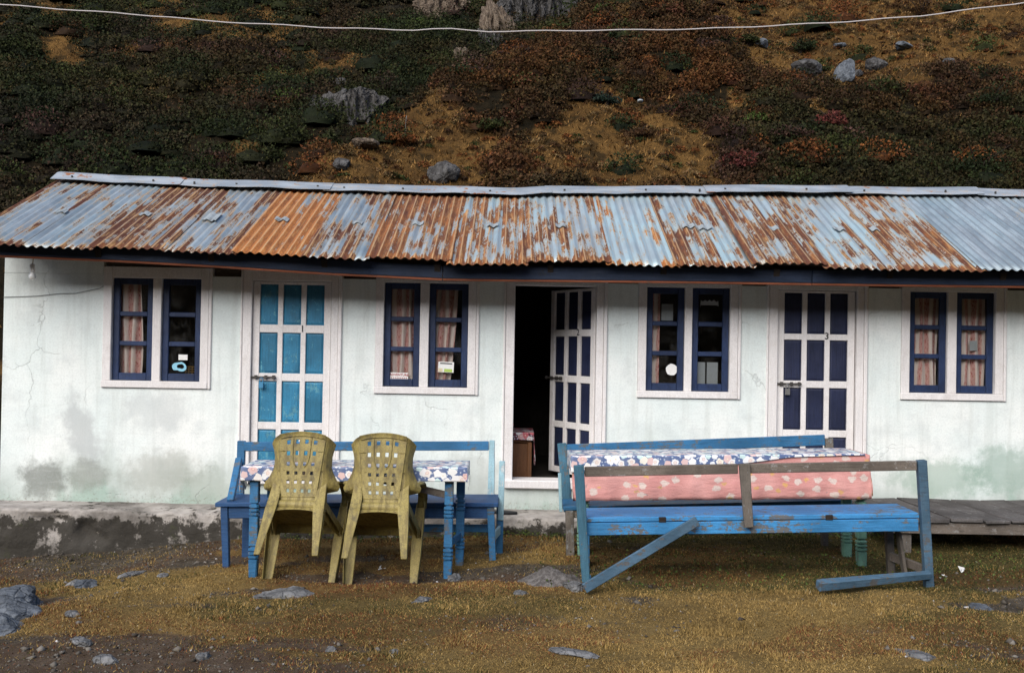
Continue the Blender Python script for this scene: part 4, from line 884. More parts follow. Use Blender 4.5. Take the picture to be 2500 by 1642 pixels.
# bulb under the eave
b = empty('light_bulb', (-4.203, -.30, 2.30)); tag(b, 'bare white bulb hanging under the eave at the left corner', 'light bulb')
MB().tube([(0, 0, .10), (.004, 0, .03), (0, 0, -.02)], .004).build('wire', 'brass', b, bevel=0)
MB().tube([(0, 0, -.012), (0, 0, -.02), (0, 0, -.075), (0, 0, -.085)], [.010, .022, .022, .016], 12).build('socket', 'porcelain', b, bevel=0)
MB().tube([(0, 0, -.084), (0, 0, -.10), (0, 0, -.125), (0, 0, -.145), (0, 0, -.155)], [.014, .022, .033, .022, .004], 14).build('bulb', 'bulb', b, bevel=0, smooth=True)
pts = [(x, -.006, z) for x, z in ((-4.60, 2.005), (-4.3, 2.02), (-4.1, 2.045), (-3.95, 2.05), (-3.8, 2.085), (-3.73, 2.10), (-3.70, 2.12))]
tag(MB().tube(pts, .0028, 5).build('wall_mark', 'mark', bevel=0), 'thin grey cable running along the wall to the leftmost window', 'mark')  # thin grey tube tracing an uneven line on the wall
pts = [(-9, 4.75), (-6, 4.45), (-4.18, 4.32), (-2.75, 4.24), (-2.59, 4.22), (-1.53, 4.18), (-.87, 4.17), (-.6, 4.19), (-.27, 4.17), (.78, 4.2), (1.44, 4.22), (2.1, 4.26), (2.76, 4.31), (3.26, 4.36), (4.08, 4.48), (6, 4.85), (9, 5.5)]
xs = np.linspace(-9, 9, 120); zs = np.interp(xs, [p[0] for p in pts], [p[1] for p in pts])
tag(MB().tube([(x, -1, z + .004 * math.sin(x * 9)) for x, z in zip(xs, zs)], .0046, 6).build('overhead_rope', 'rope', bevel=0), 'pale rope sagging across the top of the picture', 'rope')
# sandal on the ledge
sh = empty('sandal', (-.045, -.27, .178)); tag(sh, 'black rubber sandal on the concrete ledge by the open door', 'sandal')
sole = [(.045 * math.cos(a) * (1 + .15 * math.sin(a)), .125 * math.sin(a)) for a in np.linspace(0, 2 * math.pi, 20, endpoint=False)]
MB().loft([[(p[0], p[1], 0) for p in sole], [(p[0], p[1], .022) for p in sole]]).build('sole', 'rubber', sh, bevel=.004)
MB().tube([(-.045, .02, .015), (-.035, .045, .05), (0, .055, .068), (.035, .045, .05), (.045, .02, .015)], [.012, .013, .013, .013, .012], 8).build('strap', 'rubber', sh, bevel=0)
sh.rotation_euler = (0, 0, rad(75))
# table inside the open doorway
t = empty('indoor_table', (0.02, .62, .40)); tag(t, 'brown wooden table with red floral cloth just inside the open doorway', 'table')
MB().box((-.22, -.25, .40), (.19, .30, .43)).build('top', 'brownwood', t); MB().box((-.14, -.22, 0), (.15, -.19, .33)).build('front_panel', 'brownwood', t)
MB().box((-.21, -.235, .34), (.18, -.2, .40)).build('apron', 'brownwood', t)
for x in (-.2, .165):
    for y in (-.22, .25): MB().box((x - .02, y - .02, 0), (x + .02, y + .02, .34)).build('leg', 'brownwood', t)
def drape(name, mat, parent, x0, x1, y0, y1, z, drop_f, drop_l, drop_r, drop_b=0.0, wav=.008, seed=0, n=(70, 40), label=None, skew=None, rag=0.0):
    """cloth over a rectangular top; the sheet is laid flat then bent down over each edge"""
    L, D = x1 - x0, y1 - y0
    us = np.concatenate([np.linspace(-drop_l, 0, 8)[:-1], np.linspace(0, L, n[0]), np.linspace(L, L + drop_r, 8)[1:]]) if drop_l > 0 else np.concatenate([np.linspace(0, L, n[0]), np.linspace(L, L + drop_r, 8)[1:]])
    vs_ = np.concatenate([np.linspace(-drop_f, 0, 12)[:-1], np.linspace(0, D, n[1] // 2), np.linspace(D, D + drop_b, 6)[1:] if drop_b else []])
    U, V = np.meshgrid(us, vs_, indexing='ij')
    if skew is not None: V = np.where(V < 0, V * skew(np.clip(U / L, 0, 1)), V)
    dl = np.maximum(-U, 0); dr = np.maximum(U - L, 0); df = np.maximum(-V, 0); db = np.maximum(V - D, 0)
    X = x0 + np.clip(U, 0, L); Y = y0 + np.clip(V, 0, D); down = np.maximum.reduce([dl, dr, df, db])
    if rag: down = down * np.where(df >= np.maximum(dl, dr), 1, 1 + rag * (fbm(V * 9 + U * 2, U * 3, 430 + seed, 3) - .45) * 2)
    fold = np.sin(U * 17 + seed) * .6 + np.sin(U * 41 + seed * 2) * .4
    Y = Y - np.minimum(df * 4, 1) * (.010 + wav * fold * np.minimum(df * 5, 1.6)); Y = Y + np.minimum(db * 4, 1) * .01
    fs = np.sin(V * 19 + seed); X = X - np.minimum(dl * 4, 1) * (.010 + wav * fs) + np.minimum(dr * 4, 1) * (.010 + wav * fs)
    wr = np.minimum(df * 6, 1) * (.022 * (fbm(U * 4.5 + V * 3, V * 9 - U * 2, 440 + seed, 4) - .5) + .006 * np.sin(U * 23 + V * 21 + seed)); Y = Y - wr * (.8 if wav < .02 else 1)
    Z = z + .003 - down + .003 * (fbm(U * 4, V * 6, 400 + seed, 3) - .5) + np.where(down > 0, .012 * (fbm(U * 6, V * 0, 410 + seed, 3) - .5) * np.minimum(down * 8, 1), 0)
    me = npmesh(name, np.stack([X, Y, Z], -1).reshape(-1, 3), grid(len(us), len(vs_)), np.stack([U, V], -1).reshape(-1, 2))
    o = link(name, me, mat, parent, smooth=True); md = o.modifiers.new('t', 'SOLIDIFY'); md.thickness = .0015; md.offset = 1
    return o
o = drape('tablecloth', 'floral_red', None, -.23, .20, -.26, .31, .43, .07, .05, .30, seed=9, n=(20, 20)); o.location = (0.02, .62, .40); tag(o, 'red and white floral oilcloth on the table inside the doorway', 'tablecloth')
MB().loft([[(.02 - .10, .60, .86), (.02 + .02, .60, .86), (.02, .62, .93), (-.06, .62, .94)], [(.02 - .10, .72, .86), (.02 + .02, .72, .86), (.02, .70, .92), (-.06, .70, .93)]]).build('red_bundle', 'ink_red', bevel=.02)
tag(bpy.data.objects['red_bundle'], 'dark red cloth bundle on the table inside the doorway', 'bundle')

# ------------------------------------------------------------------ furniture
def turned_leg(mb, x, y, z0, z1, hw=.031):
    """square leg with two sets of three turned rings"""
    H = z1 - z0; st = [(0, hw * .92)]
    for c in (.20, .60):
        q = c * H; st += [(q, hw), (q + .003, hw * .74)]
        for k in range(3): st += [(q + .010 + k * .027, hw * .74), (q + .013 + k * .027, hw * 1.12), (q + .026 + k * .027, hw * 1.12), (q + .029 + k * .027, hw * .74)]
        st += [(q + .098, hw * .74), (q + .101, hw)]
    st += [(H, hw)]; rings = []
    for z, h in st:
        c = h * .62 if h != hw else h * .86
        rings.append([(x + a, y + b, z0 + z) for a, b in ((-h, -c), (-c, -h), (c, -h), (h, -c), (h, c), (c, h), (-c, h), (-h, c))])
    return mb.loft(rings)
def ry(a): return Matrix.Rotation(rad(a), 4, 'Y')

def left_table():
    t = empty('dining_table', (-1.86, -1.93, 0)); tag(t, 'narrow blue table with turned legs behind the two plastic chairs', 'table')
    zt = .722
    for k, (x, y) in enumerate(((.045, .05), (1.43, .07), (1.50, .33), (.10, .33))):
        turned_leg(MB(), x, y, G(-1.86 + x, -1.93 + y) - .03, zt - .02).build('leg', 'blue' if k else 'blue', t, bevel=0)
    MB().beam((.06, .02, zt), (1.50, .02, zt + .022), .025, .035).build('apron', 'darkwood', t)
    MB().box((.0, -.005, zt), (.01, .0, zt + .01)).build('trim_strip', 'darkwood', t)
    MB().loft([[(-.02, .0, zt), (-.02, .40, zt), (-.02, .40, zt + .022), (-.02, .0, zt + .022)], [(1.54, .0, zt + .02), (1.54, .40, zt + .02), (1.54, .40, zt + .042), (1.54, .0, zt + .042)]]).build('top', 'blue_deep', t)
    MB().beam((.8, .05, zt - .02), (1.42, .10, zt - .16), .02, .05).build('brace', 'oldwood', t)
    MB().beam((1.46, .10, .235), (1.50, .30, .235), .02, .055).build('stretcher', 'blue', t)
    o = drape('tablecloth', 'floral', None, -.04, 1.56, -.015, .42, 0, .100, .15, .11, seed=3, n=(90, 24), wav=.009, rag=.9)
    o.matrix_world = Matrix.Translation((-1.86, -1.93, zt + .030)) @ ry(-.75)
    tag(o, 'blue and white floral oilcloth on the table behind the chairs', 'tablecloth')
    # torn corners hanging by the legs
    for nm, x, y, lb in (('cloth_scrap', -1.86 + .0, -1.95, 'left'), ('cloth_scrap', -1.86 + 1.565, -1.80, 'right')): pass
left_table()

def left_bench():
    M = Matrix.Translation((-2.17, -1.47, 0)); t = empty('bench', M=M); tag(t, 'long blue bench with back rail against the wall left of the open door', 'bench')
    x1 = 2.07; tz = lambda x: .40 + .035 * x / 2.07
    MB().loft([[(-.045, -.02, tz(0) - .01), (-.045, .43, tz(0) - .01), (-.045, .43, tz(0) + .025), (-.045, -.02, tz(0) + .025)], [(x1 + .02, -.02, tz(x1) - .01), (x1 + .02, .43, tz(x1) - .01), (x1 + .02, .43, tz(x1) + .025), (x1 + .02, -.02, tz(x1) + .025)]]).build('seat', 'blue_deep', t, bevel=.006)
    for xa, xb in ((0.05, .72), (.74, x1 - .04)):
        MB().beam((xa, .015, tz(xa) - .055), (xb, .015, tz(xb) - .055), .025, .085).build('apron', 'blue_deep', t)
    g = lambda x, y: G(-2.17 + x, -1.47 + y) - .02
    MB().beam((.02, .02, tz(0) - .01), (.045, .01, g(.04, .01)), .055, .055, (0, 1, 0), .048, .048).build('leg', 'blue_deep', t)
    MB().beam((x1 - .04, .02, tz(x1) - .01), (x1 - .015, .01, g(x1, .01)), .055, .055, (0, 1, 0), .048, .048).build('leg', 'blue', t)
    MB().beam((.09, .40, tz(0) - .01), (.09, .40, g(.09, .4)), .06, .06, (0, 1, 0)).build('leg', 'blue_deep', t)
    MB().beam((x1 + .03, .32, tz(x1) - .05), (x1 + .03, .32, g(x1, .3)), .055, .055, (0, 1, 0)).build('leg', 'blue', t)
    MB().beam((.015, .455, tz(0) - .06), (.015, .47, .845), .062, .04, (0, 1, 0)).build('back_post', 'blue', t)
    MB().beam((x1 - .045, .43, tz(x1) - .10), (x1 - .045, .46, .885), .058, .045, (0, 1, 0), .044, .04).build('back_post', 'blue_pale', t)
    MB().beam((x1 + .035, .30, tz(x1) - .16), (x1 + .04, .33, .735), .046, .05, (0, 1, 0)).build('arm_post', 'blue_pale', t)
    MB().beam((.04, .445, .802), (x1 - .07, .445, .842), .028, .073).build('back_rail', 'blue', t)
    MB().beam((.05, .06, tz(0) + .02), (.01, .42, .70), .05, .05, (1, 0, 0)).build('arm_brace', 'blue', t)
    MB().beam((1.10, .22, .215), (x1 - .02, .22, .225), .02, .06).build('stretcher', 'blue', t)
    MB().beam((x1 - .01, .03, .20), (x1 + .03, .31, .20), .02, .07).build('side_stretcher', 'blue_pale', t)
left_bench()

def chair(name, M, label):
    t = empty(name, M=M); tag(t, label, 'chair', 'yellow plastic chairs tipped against the table')
    # back: gridded panel with square holes, wings folding forward
    panel = lambda z: np.interp(z, [.42, .80], [.118, .165]); outer = lambda z: np.interp(z, [.40, .495, .512, .530, .56, .59, .63, .67, .72, .76, .80], [.164, .172, .255, .276, .258, .236, .215, .204, .204, .214, .228])
    yb = lambda z: -.405 - .165 * np.maximum((z - .40) / .42, 0) ** 1.1
    hx = [-.60, -.2, .2, .60]; hr = .074; us = [-1.0]
    for c in hx: us += [c - hr, c + hr]
    us += [1.0]; hz = [.475, .530, .585, .640, .695, .750]; zs = [.405, .42, .435, .497, .512, .552, .61, .67, .722]
    for c in hz: zs += [c - .0100, c + .0100]
    zs = sorted(zs)
    zs += [.775, .79, .802]; wing = [.0, .03, .2, .45, .7, .9, 1.0]
    cols = [('w', -1, w) for w in wing[::-1]] + [('p', u) for u in us] + [('w', 1, w) for w in wing]
    V = []; nz = len(zs)
    for c in cols:
        for k, z in enumerate(zs):
            p = float(panel(z)); o = float(outer(z)); y = float(yb(z))
            if c[0] == 'p': x = c[1] * p; y -= .006; yy = y
            else: x = c[1] * (p + (o - p) * c[2]); yy = y + .080 * c[2] ** 2 + .004 * (c[2] > .02)
            arch = .046 * (1 - (x / .217) ** 2) * sstep(.62, .80, z)
            dip = 0
            if k >= nz - 2: yy -= .008 * (k - nz + 3) * .6
            V.append((x, yy, z + float(arch)))
    Fc = []
    nc = len(cols)
    for i in range(nc - 1):
        for k in range(nz - 1):
            hole = cols[i][0] == 'p' and cols[i + 1][0] == 'p' and any(abs((cols[i][1] + cols[i + 1][1]) / 2 - h) < .01 for h in hx) and any(abs((zs[k] + zs[k + 1]) / 2 - h) < .001 for h in hz)
            if not hole: Fc.append((i * nz + k, i * nz + k + 1, (i + 1) * nz + k + 1, (i + 1) * nz + k))
    b = MB(); b.add(V, Fc); o = b.build('backrest', 'chair', t, bevel=0); md = o.modifiers.new('t', 'SOLIDIFY'); md.thickness = .0055; md.offset = 0; md.use_even_offset = False
    md = o.modifiers.new('bv', 'BEVEL'); md.width = .0016; md.segments = 1; md.limit_method = 'ANGLE'; md.angle_limit = rad(50)
    # ribs moulded on the panel
    def rib(pts, rd, n): MB().tube(pts, rd, n).build('rib', 'chair', t, bevel=0, smooth=True)
    for s in (-1, 1):
        pts = []
        for z in np.linspace(.62, .775, 8):
            x = s * (.40 * float(panel(z))) * (1 - .5 * math.exp(-((z - .62) / .02))); pts.append((x, float(yb(z)) - .0105, z + .040 * (1 - (x / .217) ** 2) * float(sstep(.62, .80, z))))
        rib(pts, .0035, 5)
    pts = [(x, float(yb(.78)) - .012, .778 + .044 * (1 - (x / .217) ** 2)) for x in np.linspace(-.155, .155, 12)]; rib(pts, .005, 5)
    for s in (-1, 1): rib([(s * (float(panel(z)) + .002), float(yb(z)) - .006, z + .044 * (1 - (panel(z) / .217) ** 2) * float(sstep(.62, .80, z))) for z in np.linspace(.436, .775, 9)], .0032, 5)
    pts = [(x, float(yb(.435)) - .009, .436) for x in np.linspace(-.118, .118, 6)]; rib(pts, .004, 5)
    for zc in (.50, .60, .72):
        for s in (-1, 1): rib([(s * float(panel(zc)) * .74, float(yb(zc)) - .0085, zc), (s * float(panel(zc)) * 1.12, float(yb(zc)) - .004, zc)], .002, 4)
    # seat with rolled rear and front edge
    prof = [(-.395, .345), (-.415, .349), (-.438, .372), (-.440, .395), (-.425, .413), (-.40, .42), (-.30, .405), (-.15, .403), (-.04, .422), (.01, .42), (.035, .405), (.042, .37)]
    xs = np.array([-1.0, -1.0, -.98, -.9, -.6, -.3, 0, .3, .6, .9, .98, 1.0, 1.0]); V = []
    for j, u in enumerate(xs):
        for y, z in prof:
            hw = np.interp(y, [-.44, -.35, 0], [.155, .185, .232]); edge = {0: -.085, 1: -.015, 2: 0, 10: 0, 11: -.015, 12: -.085}.get(j, 0)
            sag_ = -.012 * (1 - u * u) if -.35 < y < .0 else 0
            V.append((u * hw, y, z + edge + sag_))
    g = grid(len(xs), len(prof)); b = MB(); b.add(V, [tuple(q) for q in g]); o = b.build('seat', 'chair', t, bevel=0, smooth=True); md = o.modifiers.new('t', 'SOLIDIFY'); md.thickness = .005; md.offset = -1
    ap = []
    for x in np.linspace(-.158, .158, 13):
        lo = .308 + .026 * (1 - (x / .158) ** 2) ** .5; ap.append([(x, -.452, lo), (x, -.446, lo), (x, -.432, .352), (x, -.438, .354)])
    MB().loft(ap).build('rear_apron', 'chair', t, bevel=.002)
    # legs: L section, tapering
    def leg(stn, s, fl):
        rings = []; th = .006
        for x, y, z, w, dpt in stn:
            a = [(0, 0), (-w, 0), (-w, th), (-th, th), (-th, dpt), (0, dpt)]
            rings.append([(s * (x + p), y + q * fl, z) for p, q in (a if s * fl > 0 else a[::-1])])
        return MB().loft(rings)
    for s in (-1, 1):
        leg([(.190, -.440, .585, .030, .02), (.192, -.436, .50, .060, .05), (.197, -.448, .42, .074, .065), (.203, -.470, .33, .076, .070), (.209, -.484, .18, .060, .058), (.215, -.500, 0, .040, .042)], s, 1).build('rear_leg', 'chair', t, bevel=.003)
        leg([(.280, -.005, .585, .066, .055), (.280, .004, .45, .080, .085), (.276, .008, .30, .082, .088), (.268, .012, .15, .072, .075), (.258, .015, 0, .058, .058)], s, -1).build('front_leg', 'chair', t, bevel=.003)
        path = [(.205, -.415, .535, .030, .03), (.228, -.395, .555, .045, .03), (.246, -.36, .580, .066, .022), (.262, -.28, .624, .068, .02), (.264, -.14, .628, .070, .02), (.262, -.055, .618, .070, .022), (.258, -.015, .592, .070, .03), (.254, .004, .555, .066, .03)]
        rings = []
        for k, (x, y, z, w, h) in enumerate(path):
            a = Vector(path[max(k - 1, 0)][:3]); c = Vector(path[min(k + 1, len(path) - 1)][:3]); tg = (c - a).normalized(); sx = Vector((1, 0, 0)); up = sx.cross(tg).normalized()
            if up.z < 0 and abs(up.z) > .3: up = -up
            ctr = Vector((x, y, z)); rings.append([(s * q.x, q.y, q.z) for q in (ctr + sx * (w / 2 * cx) + up * (h / 2 * cz) for cx, cz in ((-1, -.7), (-.7, .6), (0, 1), (.7, .6), (1, -.7)))])
        if s > 0: rings = [r_[::-1] for r_ in rings]
        MB().loft(rings).build('armrest', 'chair', t, bevel=0, smooth=True)
        MB().beam((s * .196, -.44, .385), (s * .258, -.02, .36), .006, .05).build('side_rail', 'chair', t, bevel=.002)
    return t
def place_chair(x, y, yaw, tilt, label):
    z = min(G(x - .23, y), G(x + .23, y)) - .004
    chair('plastic_chair', Matrix.Translation((x, y, z)) @ Matrix.Rotation(rad(yaw), 4, 'Z') @ Matrix.Rotation(rad(-tilt), 4, 'X') @ Matrix.Diagonal((1, 1, 1.05, 1)), label)
place_chair(-1.466, -1.97, -1.5, 34, 'left of two dirty yellow plastic chairs tipped forward against the table')
place_chair(-.885, -2.05, 1.0, 33.5, 'right of two dirty yellow plastic chairs tipped forward against the table')

def right_table():
    B = Matrix.Translation((.50, -1.65, .0)) @ ry(-1.45); t = empty('long_table', M=B); tag(t, 'long table under pink and floral cloths between two blue benches', 'table')
    L, D, zt = 2.15, .42, .80
    MB().box((0, 0, zt), (L, D, zt + .025)).build('top', 'oldwood', t); MB().box((.05, .03, zt - .09), (L - .05, .05, zt - .002)).build('apron', 'green_leg', t)
    for x in (.07, L - .03):
        for y in (.05, D - .05): turned_leg(MB(), x, y, -.06, zt - .002, .033).build('leg', 'green_leg', t, bevel=0)
    o = drape('pink_cloth', 'pink', None, -.015, L + .02, -.012, D, 0, .318, .12, .30, seed=5, n=(160, 24), wav=.006); o.matrix_world = B @ Matrix.Translation((0, 0, zt + .028)); tag(o, 'pink printed cloth hanging down the front of the long table', 'tablecloth')
    o = drape('floral_cloth', 'floral', None, -.03, L - .02, -.026, D + .01, 0, .115, .10, .02, seed=8, n=(110, 24), wav=.005, skew=lambda u: np.interp(u, [0, .55, .75, 1], [1.0, .62, .15, .05])); o.matrix_world = B @ Matrix.Translation((0, 0, zt + .036)); tag(o, 'blue and white floral oilcloth lying askew on top of the pink cloth', 'tablecloth')
right_table()

def right_back_bench():
    B = Matrix.Translation((.455, -1.27, .0)) @ Matrix.Rotation(rad(2.2), 4, 'Z') @ ry(-2.0); t = empty('bench', M=B); tag(t, 'blue bench with peeling grey end post between the long table and the wall', 'bench'); L = 2.25
    MB().box((-.02, .0, .375), (L, .40, .405)).build('seat', 'blue', t); MB().box((.03, .01, .315), (L - .03, .035, .373)).build('apron', 'oldwood', t)
    for x in (.03, L - .05):
        MB().beam((x, .03, .374), (x, .03, -.04), .062, .062, (0, 1, 0)).build('leg', 'oldwood_z', t)
    MB().beam((.06, .36, .374), (.06, .36, -.04), .05, .05, (0, 1, 0)).build('leg', 'oldwood_z', t); MB().beam((L - .1, .36, .374), (L - .1, .36, -.08), .05, .05, (0, 1, 0)).build('leg', 'oldwood_z', t)
    MB().beam((.055, .40, .30), (.015, .44, .855), .075, .045, (0, 1, 0), .075, .04).build('back_post', 'teal', t); MB().beam((L - .02, .40, .30), (L - .02, .44, .85), .065, .045, (0, 1, 0)).build('back_post', 'oldwood_z', t)
    MB().beam((.055, .435, .80), (L - .055, .435, .835), .03, .088).build('back_rail', 'blue', t)
    MB().beam((-.04, .05, .66), (-.035, .05, .36), .024, .04, (0, 1, 0)).build('arm_post', 'blue_pale', t)
right_back_bench()

def front_bench():
    B = Matrix.Translation((.50, -2.25, .0)) @ Matrix.Rotation(rad(-1.4), 4, 'Z') @ ry(-2.0); t = empty('bench', M=B); Bi = B.inverted(); tag(t, 'broken blue bench seen from behind with grey rail and fallen brace', 'bench'); L = 2.30
    MB().box((.02, .012, .452), (L - .02, .43, .486)).build('seat', 'blue_bright', t, bevel=.006); MB().box((.03, .006, .366), (L - .03, .030, .449)).build('apron', 'blue_bright', t)
    MB().box((.03, .40, .36), (L - .03, .425, .449)).build('front_apron', 'blue', t)
    MB().beam((.03, -.005, .06), (-.005, -.02, .845), .052, .058, (0, 1, 0), .07, .05).build('back_post', 'teal', t); MB().beam((.045, .005, -.02), (.04, .002, .10), .05, .05, (0, 1, 0)).build('post_foot', 'blue', t)
    MB().beam((L + .03, .01, -.02), (L - .01, -.01, .845), .055, .06, (0, 1, 0), .06, .055).build('back_post', 'slate', t)
    MB().beam((L * .495 - .012, -.033, .415), (L * .495 - .035, -.036, .842), .058, .034, (0, 1, 0), .072, .034).build('back_post', 'oldwood_z', t)
    MB().beam((.035, -.012, .800), (L * .495 - .075, -.012, .805), .030, .066).build('back_rail', 'oldwood', t); MB().beam((L * .495, -.012, .806), (L - .045, -.012, .810), .030, .064).build('back_rail', 'oldwood', t)
    MB().beam((.06, .40, .45), (.05, .41, -.03), .05, .05, (0, 1, 0)).build('leg', 'blue', t); MB().beam((L - .10, .40, .45), (L - .08, .41, -.04), .05, .05, (0, 1, 0)).build('leg', 'oldwood_z', t)
    MB().beam((L - .09, .39, .12), (L + .02, .05, .10), .025, .06).build('side_stretcher', 'oldwood', t)
    MB().beam((L - .10, .20, .33), (L - .05, .20, -.03), .022, .07, (0, 1, 0)).build('inner_post', 'oldwood_z', t)
    for x in (.555, 1.675): MB().box((x - .024, .004, .448), (x + .024, .05, .484)).build('tenon', 'darkwood', t, bevel=.002)
    MB().beam(Bi @ Vector((1.262, -2.325, .495)), Bi @ Vector((.505, -2.43, .055)), .066, .028, (0, -1, 0)).build('fallen_brace', 'slate', t)
    MB().beam(Bi @ Vector((2.02, -2.50, .118)), Bi @ Vector((2.815, -2.34, .165)), .06, .062, (0, -.3, 1), .045, .045).build('fallen_stretcher', 'slate', t)
front_bench()

def platform():
    t = empty('plank_platform', (2.99, -1.17, .05)); tag(t, 'low platform of weathered grey planks along the wall at the right edge', 'platform')
    x = 0.0; k = 0
    while x < 3.0:
        w = RND.uniform(.20, .30); z = .296 + RND.uniform(-.008, .006); e = RND.uniform(-.02, .03)
        MB().box((x + .006, e - .02, z - .028), (x + w - .006, 1.10, z), .006).build('plank', 'plank', t, bevel=.005); x += w; k += 1
    MB().box((.02, .01, .175), (3.0, .04, .262)).build('front_board', 'oldwood', t); MB().box((.02, 1.03, .175), (3.0, 1.06, .262)).build('back_board', 'oldwood', t)
    for px in (.15, 1.5, 2.8):
        for py in (.07, 1.0): MB().box((px - .04, py - .03, -.1), (px + .04, py + .03, .262)).build('leg', 'oldwood_z', t)
platform()

# ------------------------------------------------------------------ stones and litter in the yard
def yard_stones():
    S = [(-3.25, -2.42, (.56, .42, .27), 51, 'rock_blue', 'biggest blurred blue grey boulder at the left edge'), (-3.02, -2.86, (.36, .3, .17), 52, 'rock_blue', 'middle boulder of the three at the left edge'), (-2.96, -3.22, (.28, .3, .17), 53, 'rock_blue', 'lowest boulder of the three at the left edge'),
         (-1.46, -2.40, (.42, .24, .11), 54, 'rock', 'flat pale grey rock in front of the left chair'), (-.55, -2.54, (.20, .1, .05), 55, 'rock', 'small flat dark rock in front of the right chair'),
         (-.385, -1.90, (.11, .1, .09), 56, 'rock', 'pinkish grey stone at the foot of the blue table leg'), (.445, -2.26, (.2, .14, .08), 57, 'rock', 'jagged grey stone at the foot of the fallen brace'),
         (.08, -2.40, (.10, .08, .05), 58, 'rock', 'small grey stone left of the fallen brace'), (-3.02, -1.86, (.16, .14, .11), 59, 'rock_blue', 'rounded blue grey stone in the soil before the ledge'),
         (-2.79, -1.60, (.26, .12, .06), 60, 'rock', 'long flat pale stone near the ledge'), (-3.15, -1.72, (.18, .14, .06), 61, 'rock', 'flat stone left of the rounded stone'), (-2.35, -3.50, (.16, .09, .07), 62, 'rock', 'slanting pale stone in the dark gravel, upper one'),
         (-2.10, -3.75, (.15, .12, .08), 63, 'rock', 'white topped stone in the dark gravel, lower one'), (-2.62, -2.98, (.11, .1, .07), 64, 'rock', 'pale stone beside the left boulders'), (2.91, -2.85, (.20, .12, .05), 65, 'rock_blue', 'flat blue grey stone in grass at the lower right'),
         (2.15, -3.72, (.24, .14, .04), 66, 'rock', 'flat pale stone at the bottom edge on the right'), (-.95, -3.58, (.07, .06, .05), 67, 'rock', 'small white stone near the bottom edge, left of centre'), (-.60, -3.66, (.05, .05, .05), 68, 'rock', 'small white stone near the bottom edge at the centre left'),
         (-1.6, -3.72, (.10, .08, .06), 69, 'rock', 'grey stone at the bottom edge in the gravel'), (-2.5, -1.75, (.12, .09, .05), 70, 'rock', 'small pale stone left of the bench leg'), (.35, -3.66, (.3, .12, .04), 71, 'rock', 'long flat stone sunk in the turf at the bottom centre')]
    for x, y, s, sd, mt, lb in S: rock('stone', (x, y, G(x, y) + s[2] * .04), s, sd, mt, lb, 'stone', rot=sd * .7, sub=4 if s[0] > .15 else 3, rough=.5)
    # heap of grey soil by the fallen brace
    n = 48; u = np.linspace(-1, 1, n); U, V = np.meshgrid(u, u, indexing='ij'); R = np.sqrt(U * U + V * V); H = np.maximum(1 - R, 0) ** 1.1
    Xg = .30 + U * .30; Yg = -2.02 + V * .24; Zg = gz(Xg, Yg) - .03 + .135 * H * (1 + .5 * (fbm(U * 3, V * 3, 500) - .5)) + .03 * H ** .5 * (fbm(U * 8, V * 8, 505, 3) - .4)
    tag(link('soil_heap', npmesh('soil_heap', np.stack([Xg, Yg, Zg], -1).reshape(-1, 3), grid(n, n)), 'heap', smooth=True), 'low heap of grey gravelly soil left of the broken bench', 'soil heap')
    for x, y, s, lb in ((-.925, -1.62, .035, 'white scrap of litter under the table behind the chairs'), (3.28, -1.80, .04, 'white paper scrap in grass below the platform'), (3.02, -2.06, .03, 'small white scrap of litter right of the fallen plank')):
        b = MB()
        for k in range(3): b.add([tuple(np.array((RND.uniform(-s, s), RND.uniform(-s, s), RND.uniform(0, s)))) for _ in range(4)], [(0, 1, 2), (0, 2, 3), (0, 3, 1), (1, 3, 2)])
        o = b.build('paper_scrap', 'white_paper', bevel=0); o.location = (x, y, G(x, y)); tag(o, lb, 'litter')
yard_stones()

